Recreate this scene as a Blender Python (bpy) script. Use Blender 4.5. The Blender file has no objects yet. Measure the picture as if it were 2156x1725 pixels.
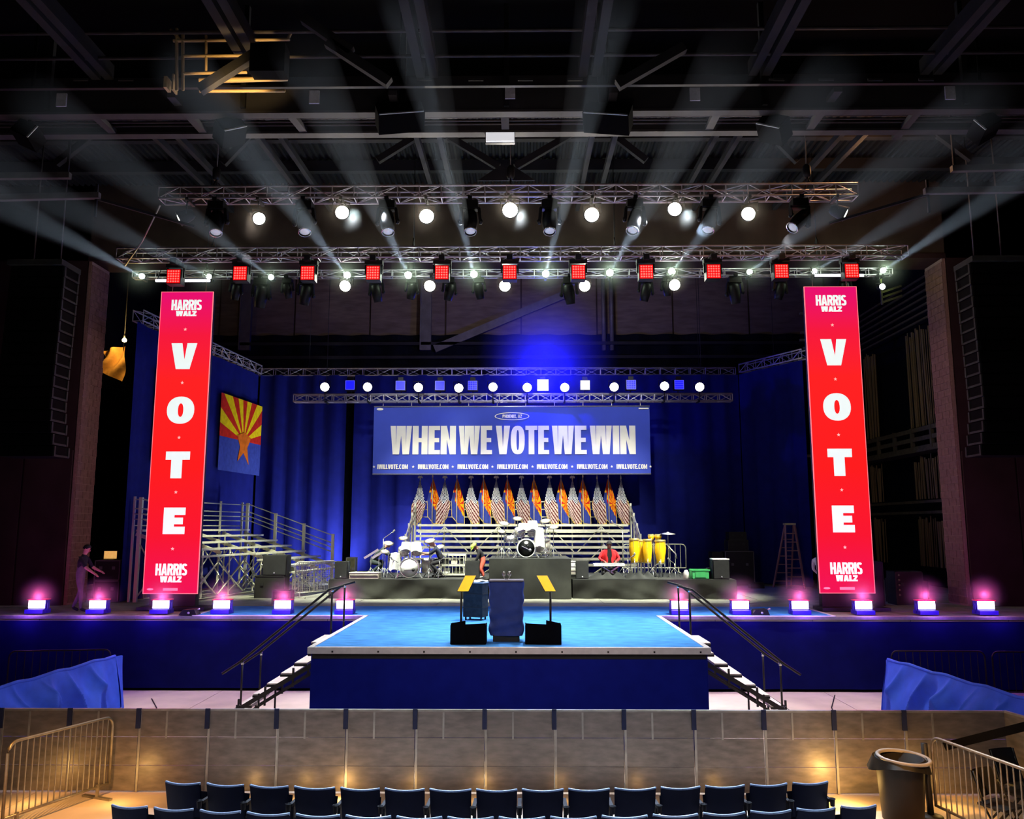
import bpy, math, random
from mathutils import Vector, Matrix
random.seed(7)
V = Vector
PI = math.pi
SC = bpy.context.scene
COL = SC.collection
ZD = 1.83            # stage deck height above the hall floor
CX = -0.23           # centre line of the stage

# ------------------------------------------------------------------ camera, world, exposure
FPX = 1728.0
PITCH = math.atan(248 / FPX)
YAW = math.atan(20 / FPX * math.cos(PITCH))
CAM = V((0, 0, 4.05))
cd = bpy.data.cameras.new('camera')
cd.sensor_width = 36.0
cd.lens = 36.0 * FPX / 2156.0
cd.clip_end = 300
cam = bpy.data.objects.new('camera', cd)
cam.location = CAM
cam.rotation_euler = (PI / 2 + PITCH, 0, YAW)
COL.objects.link(cam)
SC.camera = cam
RM = cam.rotation_euler.to_matrix()

def ray(px, py):
    return RM @ V(((px - 1078) / FPX, -(py - 862.5) / FPX, -1))
def P(px, py, Y):
    d = ray(px, py); return CAM + d * (Y / d.y)
def PZ(px, py, z):
    d = ray(px, py); return CAM + d * ((z - CAM.z) / d.z)
def PX(px, py, x):
    d = ray(px, py); return CAM + d * (x / d.x)

w = bpy.data.worlds.new('hall_dark')
w.use_nodes = True
w.node_tree.nodes['Background'].inputs[0].default_value = (0.55, 0.6, 1.0, 1)
w.node_tree.nodes['Background'].inputs[1].default_value = 0.0025
SC.world = w
SC.view_settings.view_transform = 'Standard'
SC.view_settings.look = 'None'
SC.view_settings.exposure = 0.0
SC.view_settings.gamma = 1.0
SC.view_settings.use_curve_mapping = False

# ------------------------------------------------------------------ lights of the place, plus added fill spots
def aim(o, target):
    o.rotation_euler = (V(target) - o.location).to_track_quat('-Z', 'Y').to_euler()
def spot(name, loc, target, power, color, deg=40, blend=0.5, size=0.12):
    l = bpy.data.lights.new(name, 'SPOT')
    l.energy = power; l.color = color; l.spot_size = math.radians(deg); l.spot_blend = blend
    l.shadow_soft_size = size
    o = bpy.data.objects.new(name, l); o.location = loc; aim(o, target); COL.objects.link(o); return o
def point(name, loc, power, color, size=0.1):
    l = bpy.data.lights.new(name, 'POINT')
    l.energy = power; l.color = color; l.shadow_soft_size = size
    o = bpy.data.objects.new(name, l); o.location = loc; COL.objects.link(o); return o
def area(name, loc, target, power, color, sx, sy):
    l = bpy.data.lights.new(name, 'AREA')
    l.energy = power; l.color = color; l.shape = 'RECTANGLE'; l.size = sx; l.size_y = sy
    o = bpy.data.objects.new(name, l); o.location = loc; aim(o, target); COL.objects.link(o); return o

UP_W = [(545, 460), (720, 447), (898, 455), (1074, 442), (1246, 452), (1421, 440), (1576, 450)]
UP_EDGE = [(380, 460), (1777, 450)]
BEAM = [(299, 582), (440, 583), (571, 584), (731, 580), (860, 580), (998, 578),
        (1149, 577), (1284, 575), (1414, 572), (1578, 573), (1714, 572), (1859, 570)]
BEAM_END = [(-60, 395), (60, 395), (240, 340), (500, 290), (712, 270), (908, 200),
            (1236, 200), (1452, 270), (1640, 300), (1905, 330), (2110, 340), (2260, 300)]
LOW_W = [(727, 602), (905, 602), (1063, 602), (1231, 602), (1420, 600)]
RED = [365, 505, 647, 785, 930, 1073, 1218, 1361, 1503, 1646, 1794]
REAR_W = [(684, 815), (774, 815), (881, 816), (966, 817), (1038, 815), (1110, 816), (1189, 816), (1293, 815), (1399, 813), (1473, 815)]
REAR_B = [(737, 811), (843, 812), (926, 812), (995, 812), (1143, 811), (1232, 811), (1329, 810), (1430, 810)]
FOOT = [(75, 1281), (203, 1283), (337, 1283), (465, 1281), (594, 1281), (725, 1281),
        (1432, 1281), (1560, 1281), (1686, 1281), (1820, 1281), (1953, 1280), (2078, 1278)]
Y_UP, Y_MID, Y_THIRD, Y_REAR = 19.0, 22.0, 23.6, 31.5

WARM = (1.0, 0.92, 0.78)
for i, p in enumerate(UP_W):
    L = P(p[0], p[1], Y_UP - 0.25)
    spot('upper_truss_lamp', L, (L.x * 0.5 + CX, 15.6, 1.9), 1700, WARM, 46, 0.7)
for i, p in enumerate(LOW_W):
    L = P(p[0], p[1], Y_THIRD - 0.45)
    spot('lower_truss_lamp', L, (L.x * 0.7, 17.6, 1.8), 1800, WARM, 48, 0.6)
for x in (-8.5, -4.6, -1.5, 1.6, 4.9, 8.4):      # moving heads on the third truss that face upstage
    spot('upstage_wash_lamp', (x, Y_THIRD + 0.5, 10.9), (x * 0.66 - 0.3, 27.4, 2.4), 8600, (1.0, 1.0, 0.84), 37, 0.9)
for x in (-6.5, 1.0, 6.5):                                # the same heads light the wide carpet
    spot('carpet_wash_lamp', (x, Y_MID, 10.6), (x * 0.45, 19.2, 1.83), 3700, (0.92, 0.96, 1.0), 48, 0.7)
for x in (-5.5, 0.0, 5.5):                                # added flat fill that reaches the flags under the banner
    spot('flag_fill', (x, Y_UP + .4, 11.4), (x * 0.55 - .1, 32.6, 4.3), 6500, (1.0, 0.97, 0.86), 24, 0.8)
spot('bleacher_lamp', (-6.0, Y_THIRD + .5, 11.0), (-9.8, 28.0, 2.8), 6500, (1.0, 1.0, 0.72), 34, 0.8)
for p in REAR_W:
    L = P(p[0], p[1], Y_REAR - 0.5)
    spot('rear_truss_lamp', L, (L.x * 0.9, 27.0, 2.6), 500, (1.0, 0.97, 0.9), 50, 0.6)
spot('curtain_lamp_left', (-6.5, 32.3, 2.1), (-8.8, 33.9, 3.6), 1500, (0.75, 0.8, 1.0), 120, 1.0, 0.3)
spot('curtain_lamp_centre', (-3.6, 32.9, 2.3), (-5.0, 33.9, 4.2), 1200, (0.75, 0.8, 1.0), 130, 1.0, 0.3)
for x in (-4.2, -0.4, 3.4):
    spot('banner_lamp', (x, 24.5, 11.3), (x * 1.05, 31.4, 7.4), 1300, (0.9, 0.94, 1.0), 44, 0.7)
for x, tx_ in ((-6.5, -6.3), (6.2, 6.0)):
    spot('pit_lamp', (x, Y_UP, 11.7), (tx_, 19.2, 0.2), 3600, (1.0, 0.87, 0.8), 44, 0.8)
for x, tx_ in ((3.5, -9.3), (-3.5, 8.6)):
    spot('drape_fill', (x, Y_UP, 11.7), (tx_, 16.5, 0.6), 4200, (0.85, 0.9, 1.0), 26, 0.8)  # added spots that brighten the blue drapes
for x in (-4.0, 0.0, 4.0):
    spot('seat_rim_fill', (x, Y_UP, 11.7), (x * .8, 10.2, 0.8), 16000, (0.72, 0.86, 1.0), 30, 0.8)  # added cool spots that brighten the seat rims
for i, p in enumerate(FOOT):
    L = P(p[0], p[1], 21.55)
    point('footlight_glow', L + V((0, -0.66, 0.02)), 24, (0.36, 0.10, 1.0), 0.08)
    point('footlight_hood_glow', L + V((0, 0.06, 0.30)), 16, (1.0, 0.12, 0.42), 0.08)
# warm aisle lights low in front of the barrier
for x, pw in ((-2.75, 6), (-6.0, 6), (-7.3, 6), (4.75, 24), (-0.6, 2.5), (6.3, 6), (-4.2, 2), (-3.4, 2), (-1.7, 2), (0.6, 1.2), (1.8, 1.2), (3.0, 1.5)):
    point('aisle_light', (x, 12.95 if -5 < x < 4 else 12.75, 0.12 if -5 < x < 4 else 0.28), pw, (1.0, 0.58, 0.16), 0.06)
for x in (-6.4, 5.6):
    spot('aisle_spot', (x, 8.5, 4.5), (x, 12.3, 0), 1500, (1.0, 0.44, 0.08), 30, .9)
spot('catwalk_work_light', P(470, 235, 13.3), P(500, 140, 14.25), 200, (1.0, 0.66, 0.25), 62, 0.5, 0.1)
point('right_roof_work_light', P(1835, 325, 19.6), 70, (1.0, 0.5, 0.22), 0.1)
point('wing_bulb_light', P(262, 716, 29.0) + V((0, -0.2, 0)), 120, (1.0, 0.62, 0.18), 0.08)
spot('right_gallery_lamp', (9.5, 27.0, 10.8), (15.4, 32.5, 9.0), 110, (0.95, 0.95, 0.7), 80, 0.8)
spot('house_fill_left', (-5.5, 1.5, 9.5), (-1, 14, 1.0), 520, (0.62, 0.72, 1.0), 80, 0.9, 0.5)  # unseen pair of fill spots added on the house side
spot('house_fill_right', (5.5, 1.5, 9.5), (1, 14, 1.0), 520, (0.62, 0.72, 1.0), 80, 0.9, 0.5)
spot('state_flag_fill', (-5.5, 25.5, 11.0), (-11.5, 28.6, 7.0), 1500, (1.0, 0.95, 0.9), 28, 0.8)  # added fill for the flat state flag
spot('back_wall_fill', (0, 25.5, 11.8), (0, 38.0, 14.4), 900, (1.0, 0.9, 0.82), 100, 0.9, 0.3)  # added fill that lifts the upper back wall
spot('left_jamb_fill', (8.0, 20.5, 11.3), (-13.1, 24.6, 6.5), 2600, (1.0, 0.78, 0.74), 26, 0.9)  # pair of added fills brightening the brick jambs from across the stage
spot('right_jamb_fill', (-8.0, 20.5, 11.3), (12.8, 24.6, 6.5), 2600, (1.0, 0.78, 0.74), 26, 0.9)
spot('roof_fill', (0, 9.0, 8.0), (0, 20.0, 14.5), 12, (0.75, 0.78, 1.0), 150, 0.9, 0.5)  # unseen fill added for the roof steel
spot('proscenium_fill', (0, 10.0, 6.0), (0, 24.0, 6.5), 520, (1.0, 0.70, 0.60), 105, 0.5, 0.5)  # unseen warm fill added for the proscenium walls

# ------------------------------------------------------------------ materials (all node based)
def lin(c):
    return tuple(((x / 12.92) if x <= 0.04045 else ((x + 0.055) / 1.055) ** 2.4) for x in c)
def rgb(r, g, b):
    return lin((r / 255, g / 255, b / 255))
def mat(name, col, rough=0.6, metal=0.0, var=0.18, scale=6.0, bump=0.0, spec=0.5, emit=None, strength=0.0, stretch=(1, 1, 1), sample=False):
    m = bpy.data.materials.new(name); m.use_nodes = True
    nt = m.node_tree; n = nt.nodes; b = n['Principled BSDF']
    b.inputs['Roughness'].default_value = rough
    b.inputs['Metallic'].default_value = metal
    b.inputs['Specular IOR Level'].default_value = spec
    tc = n.new('ShaderNodeTexCoord'); mp = n.new('ShaderNodeMapping'); mp.inputs['Scale'].default_value = stretch
    nz = n.new('ShaderNodeTexNoise'); nz.inputs['Scale'].default_value = scale; nz.inputs['Detail'].default_value = 3
    rp = n.new('ShaderNodeValToRGB')
    rp.color_ramp.elements[0].position = 0.3; rp.color_ramp.elements[1].position = 0.7
    rp.color_ramp.elements[0].color = tuple(c * (1 - var) for c in col) + (1,)
    rp.color_ramp.elements[1].color = tuple(min(1, c * (1 + var)) for c in col) + (1,)
    nt.links.new(tc.outputs['Object'], mp.inputs['Vector']); nt.links.new(mp.outputs[0], nz.inputs['Vector'])
    nt.links.new(nz.outputs['Fac'], rp.inputs[0]); nt.links.new(rp.outputs[0], b.inputs['Base Color'])
    if bump:
        bp = n.new('ShaderNodeBump'); bp.inputs['Strength'].default_value = bump; bp.inputs['Distance'].default_value = 0.03
        nt.links.new(nz.outputs['Fac'], bp.inputs['Height']); nt.links.new(bp.outputs[0], b.inputs['Normal'])
    if emit:
        b.inputs['Emission Color'].default_value = tuple(emit) + (1,)
        b.inputs['Emission Strength'].default_value = strength
        if not sample:
            m.cycles.emission_sampling = 'NONE'
    return m

M = {}
def defm(key, *a, **k):
    M[key] = mat(key, *a, **k)
defm('curtain_navy', rgb(23, 29, 104), 0.92, var=0.12, scale=3, spec=0.08)
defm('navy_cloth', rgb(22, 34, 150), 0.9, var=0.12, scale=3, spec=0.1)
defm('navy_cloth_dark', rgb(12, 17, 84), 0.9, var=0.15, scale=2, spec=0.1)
defm('lectern_cloth', rgb(64, 82, 146), 0.85, var=0.15, scale=5, spec=0.1)
defm('drape_blue', rgb(52, 92, 225), 0.7, var=0.1, scale=4, spec=0.3)
defm('carpet', rgb(76, 150, 238), 0.95, var=0.26, scale=3.6, bump=0.6, spec=0.05, stretch=(0.7, 2.0, 1))
defm('white_tape', rgb(235, 235, 235), 0.5, var=0.08, scale=9)
defm('deck', rgb(150, 152, 138), 0.7, var=0.2, scale=2.5)
defm('deck_dark', rgb(40, 40, 42), 0.8)
defm('concrete', rgb(226, 205, 190), 0.75, var=0.1, scale=1.6)
defm('black', rgb(16, 16, 18), 0.55, var=0.2)
defm('black_matte', rgb(9, 9, 11), 0.95, var=0.2, spec=0.1)
defm('fixture_black', rgb(8, 8, 9), 0.5, var=0.2, spec=0.25)
defm('speaker_black', rgb(5, 5, 6), 0.9, var=0.2, spec=0.08)
defm('sun_yellow', rgb(255, 214, 20), 0.85, spec=0.1)
defm('charcoal', rgb(58, 60, 58), 0.85, var=0.18, scale=3, spec=0.15)
defm('skirt_grey', rgb(62, 64, 58), 0.95, var=0.14, scale=2.5, spec=0.08)
defm('trunk_grey', rgb(54, 60, 62), 0.9, var=0.2, scale=10, spec=0.1)
defm('aluminium', rgb(205, 205, 212), 0.35, 0.75, var=0.1, scale=12)
defm('truss_metal', rgb(200, 195, 205), 0.4, 0.55, var=0.12, scale=12)
defm('bleacher_metal', rgb(222, 224, 200), 0.45, 0.35, var=0.1, scale=8)
defm('steel_grey', rgb(104, 100, 102), 0.6, 0.3, var=0.2, scale=3)
defm('catwalk_grey', rgb(56, 53, 56), 0.7, 0.2, var=0.2, scale=3)
defm('rail_amber_lit', rgb(190, 160, 110), 0.6, var=0.2)  # amber work light is put into the rail colour
defm('roof_steel', rgb(34, 32, 36), 0.8, 0.1, var=0.25, scale=2)
defm('roof_deck', rgb(19, 19, 23), 0.8, 0.1, var=0.25, scale=1.5)
defm('roof_rail', rgb(70, 64, 64), 0.6, 0.2, var=0.2)
defm('barrier', rgb(126, 118, 115), 0.42, 0.35, var=0.25, scale=4, bump=0.08, stretch=(1, 1, 3))
defm('barrier_edge', rgb(165, 162, 158), 0.4, 0.5, var=0.2, scale=6)
defm('strap', rgb(22, 34, 74), 0.8)
defm('seat_blue', rgb(10, 19, 45), 0.6, var=0.1, scale=10, spec=0.12)
defm('rim_sheen_wear', rgb(150, 174, 214), 0.35, var=0.15, scale=30)  # pale colour holds stage-light sheen as well as wear
defm('seat_dark', rgb(14, 18, 34), 0.6, spec=0.15)
defm('galvanised', rgb(150, 142, 130), 0.4, 0.6, var=0.18, scale=10)
defm('brick', rgb(122, 88, 80), 0.9, var=0.22, scale=9, bump=0.3, spec=0.1)
defm('mortar', rgb(150, 118, 106), 0.95, var=0.15, scale=14, spec=0.1)
defm('wall_dark', rgb(58, 40, 40), 0.95, var=0.2, scale=1.2, spec=0.05)
defm('wall_brown', rgb(74, 62, 56), 0.95, var=0.22, scale=1.1, spec=0.05)
defm('wall_back', rgb(112, 98, 92), 0.95, var=0.2, scale=2.2, spec=0.05, stretch=(0.6, 1, 3))
defm('black_drape', rgb(20, 22, 30), 0.98, var=0.2, spec=0.02)
defm('amber_glass_glow', rgb(255, 205, 40), 0.35, var=0.08, scale=8, emit=rgb(255, 200, 20), strength=0.5)  # no lamp: added glow brightens the yellow of the glass
defm('drum_white', rgb(240, 245, 235), 0.35, var=0.04)
defm('drum_black', rgb(10, 13, 15), 0.25)
defm('chrome', rgb(215, 218, 215), 0.2, 0.8, var=0.05)
defm('brass', rgb(225, 205, 130), 0.3, 0.7, var=0.1)
defm('cymbal_pale', rgb(226, 220, 190), 0.35, 0.4, var=0.05)
defm('conga_yellow', rgb(252, 205, 22), 0.35, var=0.1, scale=5)
defm('green_plastic', rgb(80, 205, 115), 0.5, var=0.1)
defm('towel', rgb(238, 242, 232), 0.95, var=0.08, bump=0.4, scale=14)
defm('wood_top', rgb(196, 190, 172), 0.7, var=0.12)
defm('tread', rgb(212, 206, 198), 0.7, var=0.1, scale=5)
defm('yellow_edge', rgb(228, 228, 60), 0.6)
defm('beige_box', rgb(188, 188, 132), 0.8)
defm('orange_ladder', rgb(150, 110, 110), 0.6)
defm('skin', rgb(196, 146, 122), 0.6, var=0.06)
defm('skin_dark', rgb(120, 82, 66), 0.6, var=0.06)
defm('hair_dark', rgb(22, 18, 18), 0.7)
defm('hair_tan', rgb(150, 100, 50), 0.7)
defm('cloth_black', rgb(24, 24, 28), 0.9)
defm('cloth_green', rgb(40, 52, 50), 0.9)
defm('cloth_navy', rgb(38, 46, 66), 0.9)
defm('cloth_red', rgb(205, 32, 40), 0.85)
defm('cloth_orange', rgb(232, 104, 82), 0.85)
defm('cloth_grey', rgb(96, 88, 92), 0.9)
defm('cloth_white', rgb(225, 222, 212), 0.9)
defm('lime', rgb(205, 250, 90), 0.8)
defm('rope', rgb(120, 100, 66), 0.9, var=0.3, scale=3)
defm('gallery', rgb(84, 76, 56), 0.9, var=0.25)
defm('canvas', rgb(190, 140, 70), 0.95, var=0.25, scale=4, bump=0.4)
defm('can_black', rgb(22, 19, 18), 0.6, var=0.15, spec=0.25)
defm('can_rim', rgb(150, 145, 140), 0.5)
defm('white_print', rgb(252, 248, 226), 0.8, var=0.02)
defm('banner_blue', rgb(66, 84, 186), 0.75, var=0.05, scale=1.2, spec=0.2)
defm('flag_red', rgb(92, 12, 18), 0.85, spec=0.1)
defm('flag_white', rgb(214, 196, 182), 0.85, spec=0.1)
defm('flag_blue', rgb(28, 36, 76), 0.85, spec=0.1)
defm('flag_star', rgb(236, 238, 230), 0.85, spec=0.1)
defm('az_red', rgb(205, 44, 30), 0.85, spec=0.1)
defm('az_yellow', rgb(250, 176, 24), 0.85, spec=0.1)
defm('az_blue', rgb(58, 72, 150), 0.85, spec=0.1)
defm('az_copper', rgb(220, 110, 30), 0.85, spec=0.1)
defm('fringe', rgb(236, 205, 90), 0.9, spec=0.1)
defm('pole_wood', rgb(205, 195, 160), 0.5)
defm('lens_white', rgb(255, 250, 235), 0.3, emit=(1.0, 0.95, 0.82), strength=14)
defm('lens_cool', rgb(240, 255, 250), 0.3, emit=(0.86, 1.0, 0.95), strength=14)
defm('lens_pale', rgb(240, 250, 255), 0.3, emit=(0.8, 0.9, 1.0), strength=0.2)
defm('led_red', rgb(255, 20, 20), 0.4, emit=(1.0, 0.004, 0.006), strength=0.8)
defm('led_red_hot', rgb(255, 120, 90), 0.4, emit=(1.0, 0.16, 0.14), strength=1.1)
defm('led_blue', rgb(10, 10, 255), 0.4, emit=(0.01, 0.01, 1.0), strength=1.4)
defm('led_blue_hot', rgb(120, 120, 255), 0.4, emit=(0.1, 0.1, 1.0), strength=1.0)
defm('led_blown', rgb(255, 255, 255), 0.4, emit=(0.9, 0.9, 1.0), strength=9)
defm('foot_lens', rgb(255, 240, 250), 0.4, emit=(1.0, 0.82, 0.92), strength=8)
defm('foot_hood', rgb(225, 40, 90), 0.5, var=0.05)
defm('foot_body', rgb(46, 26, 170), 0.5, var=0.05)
defm('tube_white', rgb(240, 240, 255), 0.4, emit=(0.85, 0.88, 1.0), strength=3)
defm('bulb_amber', rgb(255, 200, 90), 0.4, emit=(1.0, 0.72, 0.25), strength=12)
defm('laptop_glow', rgb(250, 180, 90), 0.4, var=0.4, scale=14, emit=(0.85, 0.45, 0.12), strength=0.8)
defm('screen_letter', rgb(230, 240, 236), 0.5, var=0.01, emit=(0.76, 0.86, 0.82), strength=1.0)
defm('screen_star', rgb(255, 200, 190), 0.5, var=0.01, emit=(1.0, 0.42, 0.38), strength=1.0)
defm('screen_edge', rgb(255, 130, 130), 0.5, var=0.01, emit=(1.0, 0.2, 0.22), strength=1.0)
defm('screen_mark', rgb(255, 150, 170), 0.5, var=0.01, emit=(1.0, 0.22, 0.32), strength=1.0)
defm('paper_plate', rgb(190, 190, 205), 0.7, var=0.1, scale=20)
defm('sign_white', rgb(235, 235, 235), 0.5, var=0.03, emit=(0.6, 0.62, 0.66), strength=0.9)
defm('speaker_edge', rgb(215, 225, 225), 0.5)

def screen_material():
    m = bpy.data.materials.new('screen_red'); m.use_nodes = True
    nt = m.node_tree; n = nt.nodes; b = n['Principled BSDF']
    tc = n.new('ShaderNodeTexCoord'); sp = n.new('ShaderNodeSeparateXYZ'); rp = n.new('ShaderNodeValToRGB')
    el = rp.color_ramp.elements
    el[0].position = 0.0; el[0].color = (0.87, 0.006, 0.085, 1)
    el[1].position = 1.0; el[1].color = (0.80, 0.005, 0.16, 1)
    for pos, c in ((0.18, (0.95, 0.008, 0.028, 1)), (0.4, (1.0, 0.012, 0.012, 1)), (0.7, (1.0, 0.016, 0.016, 1)), (0.85, (0.92, 0.010, 0.045, 1))):
        e = el.new(pos); e.color = c
    nt.links.new(tc.outputs['Generated'], sp.inputs[0]); nt.links.new(sp.outputs['Z'], rp.inputs[0])
    nt.links.new(rp.outputs[0], b.inputs['Emission Color'])
    b.inputs['Emission Strength'].default_value = 1.0
    b.inputs['Base Color'].default_value = (0.03, 0.0, 0.005, 1)
    b.inputs['Specular IOR Level'].default_value = 0.1
    return m
M['screen_red'] = screen_material()

def haze_material(name, color, density, g=0.35, ball=False):
    m = bpy.data.materials.new(name); m.use_nodes = True
    nt = m.node_tree; nt.nodes.clear()
    o = nt.nodes.new('ShaderNodeOutputMaterial'); s = nt.nodes.new('ShaderNodeVolumeScatter')
    s.inputs['Color'].default_value = tuple(color) + (1,); s.inputs['Density'].default_value = density
    s.inputs['Anisotropy'].default_value = g
    if ball:      # thins out from the middle of the puff
        tc = nt.nodes.new('ShaderNodeTexCoord'); gr = nt.nodes.new('ShaderNodeTexGradient'); gr.gradient_type = 'QUADRATIC_SPHERE'
        ml = nt.nodes.new('ShaderNodeMath'); ml.operation = 'MULTIPLY'; ml.inputs[1].default_value = density
        nt.links.new(tc.outputs['Object'], gr.inputs[0]); nt.links.new(gr.outputs['Fac'], ml.inputs[0]); nt.links.new(ml.outputs[0], s.inputs['Density'])
    nt.links.new(s.outputs[0], o.inputs['Volume'])
    return m

# ------------------------------------------------------------------ mesh helpers
class MB:
    def __init__(s): s.v = []; s.f = []; s.mi = []; s.sm = []
    def add(s, vs, fs, mi=0, smooth=False):
        o = len(s.v); s.v += [tuple(x) for x in vs]
        for f in fs:
            s.f.append(tuple(i + o for i in f)); s.mi.append(mi); s.sm.append(smooth)
        return s
    def box(s, c, d, R=None, mi=0):
        c = V(c); h = V(d) * 0.5; vs = []
        for x, y, z in ((-1,-1,-1),(1,-1,-1),(1,1,-1),(-1,1,-1),(-1,-1,1),(1,-1,1),(1,1,1),(-1,1,1)):
            p = V((x * h.x, y * h.y, z * h.z)); vs.append(c + (R @ p if R else p))
        return s.add(vs, [(0,3,2,1),(4,5,6,7),(0,1,5,4),(1,2,6,5),(2,3,7,6),(3,0,4,7)], mi)
    def bbox(s, a, b, mi=0):
        a = V(a); b = V(b); return s.box((a + b) / 2, (abs(b.x - a.x), abs(b.y - a.y), abs(b.z - a.z)), None, mi)
    def frame(s, a, b, up=(0, 0, 1)):
        t = (V(b) - V(a)).normalized(); u = V(up)
        if abs(t.dot(u)) > 0.98: u = V((0, 1, 0)) if abs(t.y) < 0.9 else V((1, 0, 0))
        x = t.cross(u).normalized(); y = x.cross(t).normalized(); return t, x, y
    def bar(s, a, b, wd, hd, up=(0, 0, 1), mi=0):
        a = V(a); b = V(b); t, x, y = s.frame(a, b, up); vs = []
        for p in (a, b):
            for i, j in ((-1,-1),(1,-1),(1,1),(-1,1)): vs.append(p + x * (i * wd / 2) + y * (j * hd / 2))
        return s.add(vs, [(0,1,2,3),(7,6,5,4),(0,4,5,1),(1,5,6,2),(2,6,7,3),(3,7,4,0)], mi)
    def tube(s, pts, r, n=6, mi=0, caps=True):
        pts = [V(p) for p in pts]; vs = []; fs = []
        rr = r if isinstance(r, (list, tuple)) else [r] * len(pts)
        for k, p in enumerate(pts):
            a = pts[max(0, k - 1)]; b = pts[min(len(pts) - 1, k + 1)]
            t, x, y = s.frame(a, b)
            for i in range(n):
                g = 2 * PI * i / n; vs.append(p + (x * math.cos(g) + y * math.sin(g)) * rr[k])
        for k in range(len(pts) - 1):
            for i in range(n):
                fs.append((k * n + i, (k + 1) * n + i, (k + 1) * n + (i + 1) % n, k * n + (i + 1) % n))
        if caps:
            fs.append(tuple(range(n))); fs.append(tuple(range((len(pts) - 1) * n, len(pts) * n))[::-1])
        return s.add(vs, fs, mi, True)
    def lathe(s, prof, base, axis=(0, 0, 1), n=16, mi=0, smooth=True, caps=True):
        """prof: list of (radius, height along axis)"""
        base = V(base); t, x, y = s.frame((0, 0, 0), V(axis)); vs = []; fs = []
        for r, h in prof:
            for i in range(n):
                g = 2 * PI * i / n; vs.append(base + t * h + (x * math.cos(g) + y * math.sin(g)) * max(r, 1e-4))
        for k in range(len(prof) - 1):
            for i in range(n):
                fs.append((k * n + i, (k + 1) * n + i, (k + 1) * n + (i + 1) % n, k * n + (i + 1) % n))
        if caps: fs.append(tuple(range(n))); fs.append(tuple(range((len(prof) - 1) * n, len(prof) * n))[::-1])
        return s.add(vs, fs, mi, smooth)
    def poly(s, pts, nrm, th, mi=0):
        """flat outline extruded by th along nrm"""
        n = len(pts); nv = V(nrm) * th; a = [V(p) for p in pts]
        vs = [p + nv for p in a] + a
        fs = [tuple(range(n)), tuple(range(n, 2 * n))[::-1]] + [(i, i + n, (i + 1) % n + n, (i + 1) % n) for i in range(n)]
        return s.add(vs, fs, mi)
    def sheet(s, fn, nu, nv, mi=0, smooth=True, mfn=None):
        vs = [fn(i / nu, j / nv) for j in range(nv + 1) for i in range(nu + 1)]
        o = len(s.v); s.v += [tuple(p) for p in vs]
        for j in range(nv):
            for i in range(nu):
                a = o + j * (nu + 1) + i
                s.f.append((a, a + 1, a + nu + 2, a + nu + 1)); s.sm.append(smooth)
                s.mi.append(mfn((i + .5) / nu, (j + .5) / nv) if mfn else mi)
        return s
    def build(s, name, mats, parent=None):
        o_ = org(parent)
        me = bpy.data.meshes.new(name)
        me.from_pydata([(x - o_.x, y - o_.y, z - o_.z) for x, y, z in s.v], [], s.f)
        if isinstance(mats, str): mats = [mats]
        for m in mats: me.materials.append(M[m])
        me.polygons.foreach_set('material_index', s.mi)
        me.polygons.foreach_set('use_smooth', s.sm)
        me.update()
        o = bpy.data.objects.new(name, me); COL.objects.link(o)
        if parent is not None: o.parent = parent
        return o

def org(parent):
    p = V((0, 0, 0))
    while parent is not None:
        p = p + parent.location; parent = parent.parent
    return p
def tag(o, label=None, cat=None, group=None, kind=None):
    if label: o['label'] = label
    if cat: o['category'] = cat
    if group: o['group'] = group
    if kind: o['kind'] = kind
    return o
def thing(name, label, cat, loc, group=None, kind=None):
    o = bpy.data.objects.new(name, None); o.empty_display_size = 0.1
    o.location = loc; COL.objects.link(o)
    return tag(o, label, cat, group, kind)
def inst(name, me, parent, mtx):
    o = bpy.data.objects.new(name, me); COL.objects.link(o)
    if parent is not None:
        o.parent = parent; mtx = Matrix.Translation(-org(parent)) @ mtx
    o.matrix_local = mtx
    return o
def copy_tree(o, parent=None):
    c = o.copy(); COL.objects.link(c)
    if parent is not None: c.parent = parent
    for ch in list(o.children): copy_tree(ch, c)
    return c
def unit_mesh(name, m, n=6, square=False):
    b = MB()
    if square: b.box((0, 0, 0.5), (2, 2, 1))
    else: b.tube([(0, 0, 0), (0, 0, 1)], 1.0, n)
    me = bpy.data.meshes.new(name); me.from_pydata(b.v, [], b.f); me.materials.append(M[m])
    me.polygons.foreach_set('use_smooth', b.sm); return me
UNIT = {}
def rod(name, a, b, r, m, parent, square=False, r2=None):
    k = (m, square)
    if k not in UNIT: UNIT[k] = unit_mesh(name, m, 6, square)
    a = V(a); b = V(b); d = b - a
    q = d.to_track_quat('Z', 'X' if square else 'Y')
    return inst(name, UNIT[k], parent, Matrix.LocRotScale(a, q, V((r, r2 or r, d.length))))
ORD = ['first', 'second', 'third', 'fourth', 'fifth', 'sixth', 'seventh', 'eighth', 'ninth', 'tenth', 'eleventh', 'twelfth',
       'thirteenth', 'fourteenth', 'fifteenth', 'sixteenth', 'seventeenth']

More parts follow.
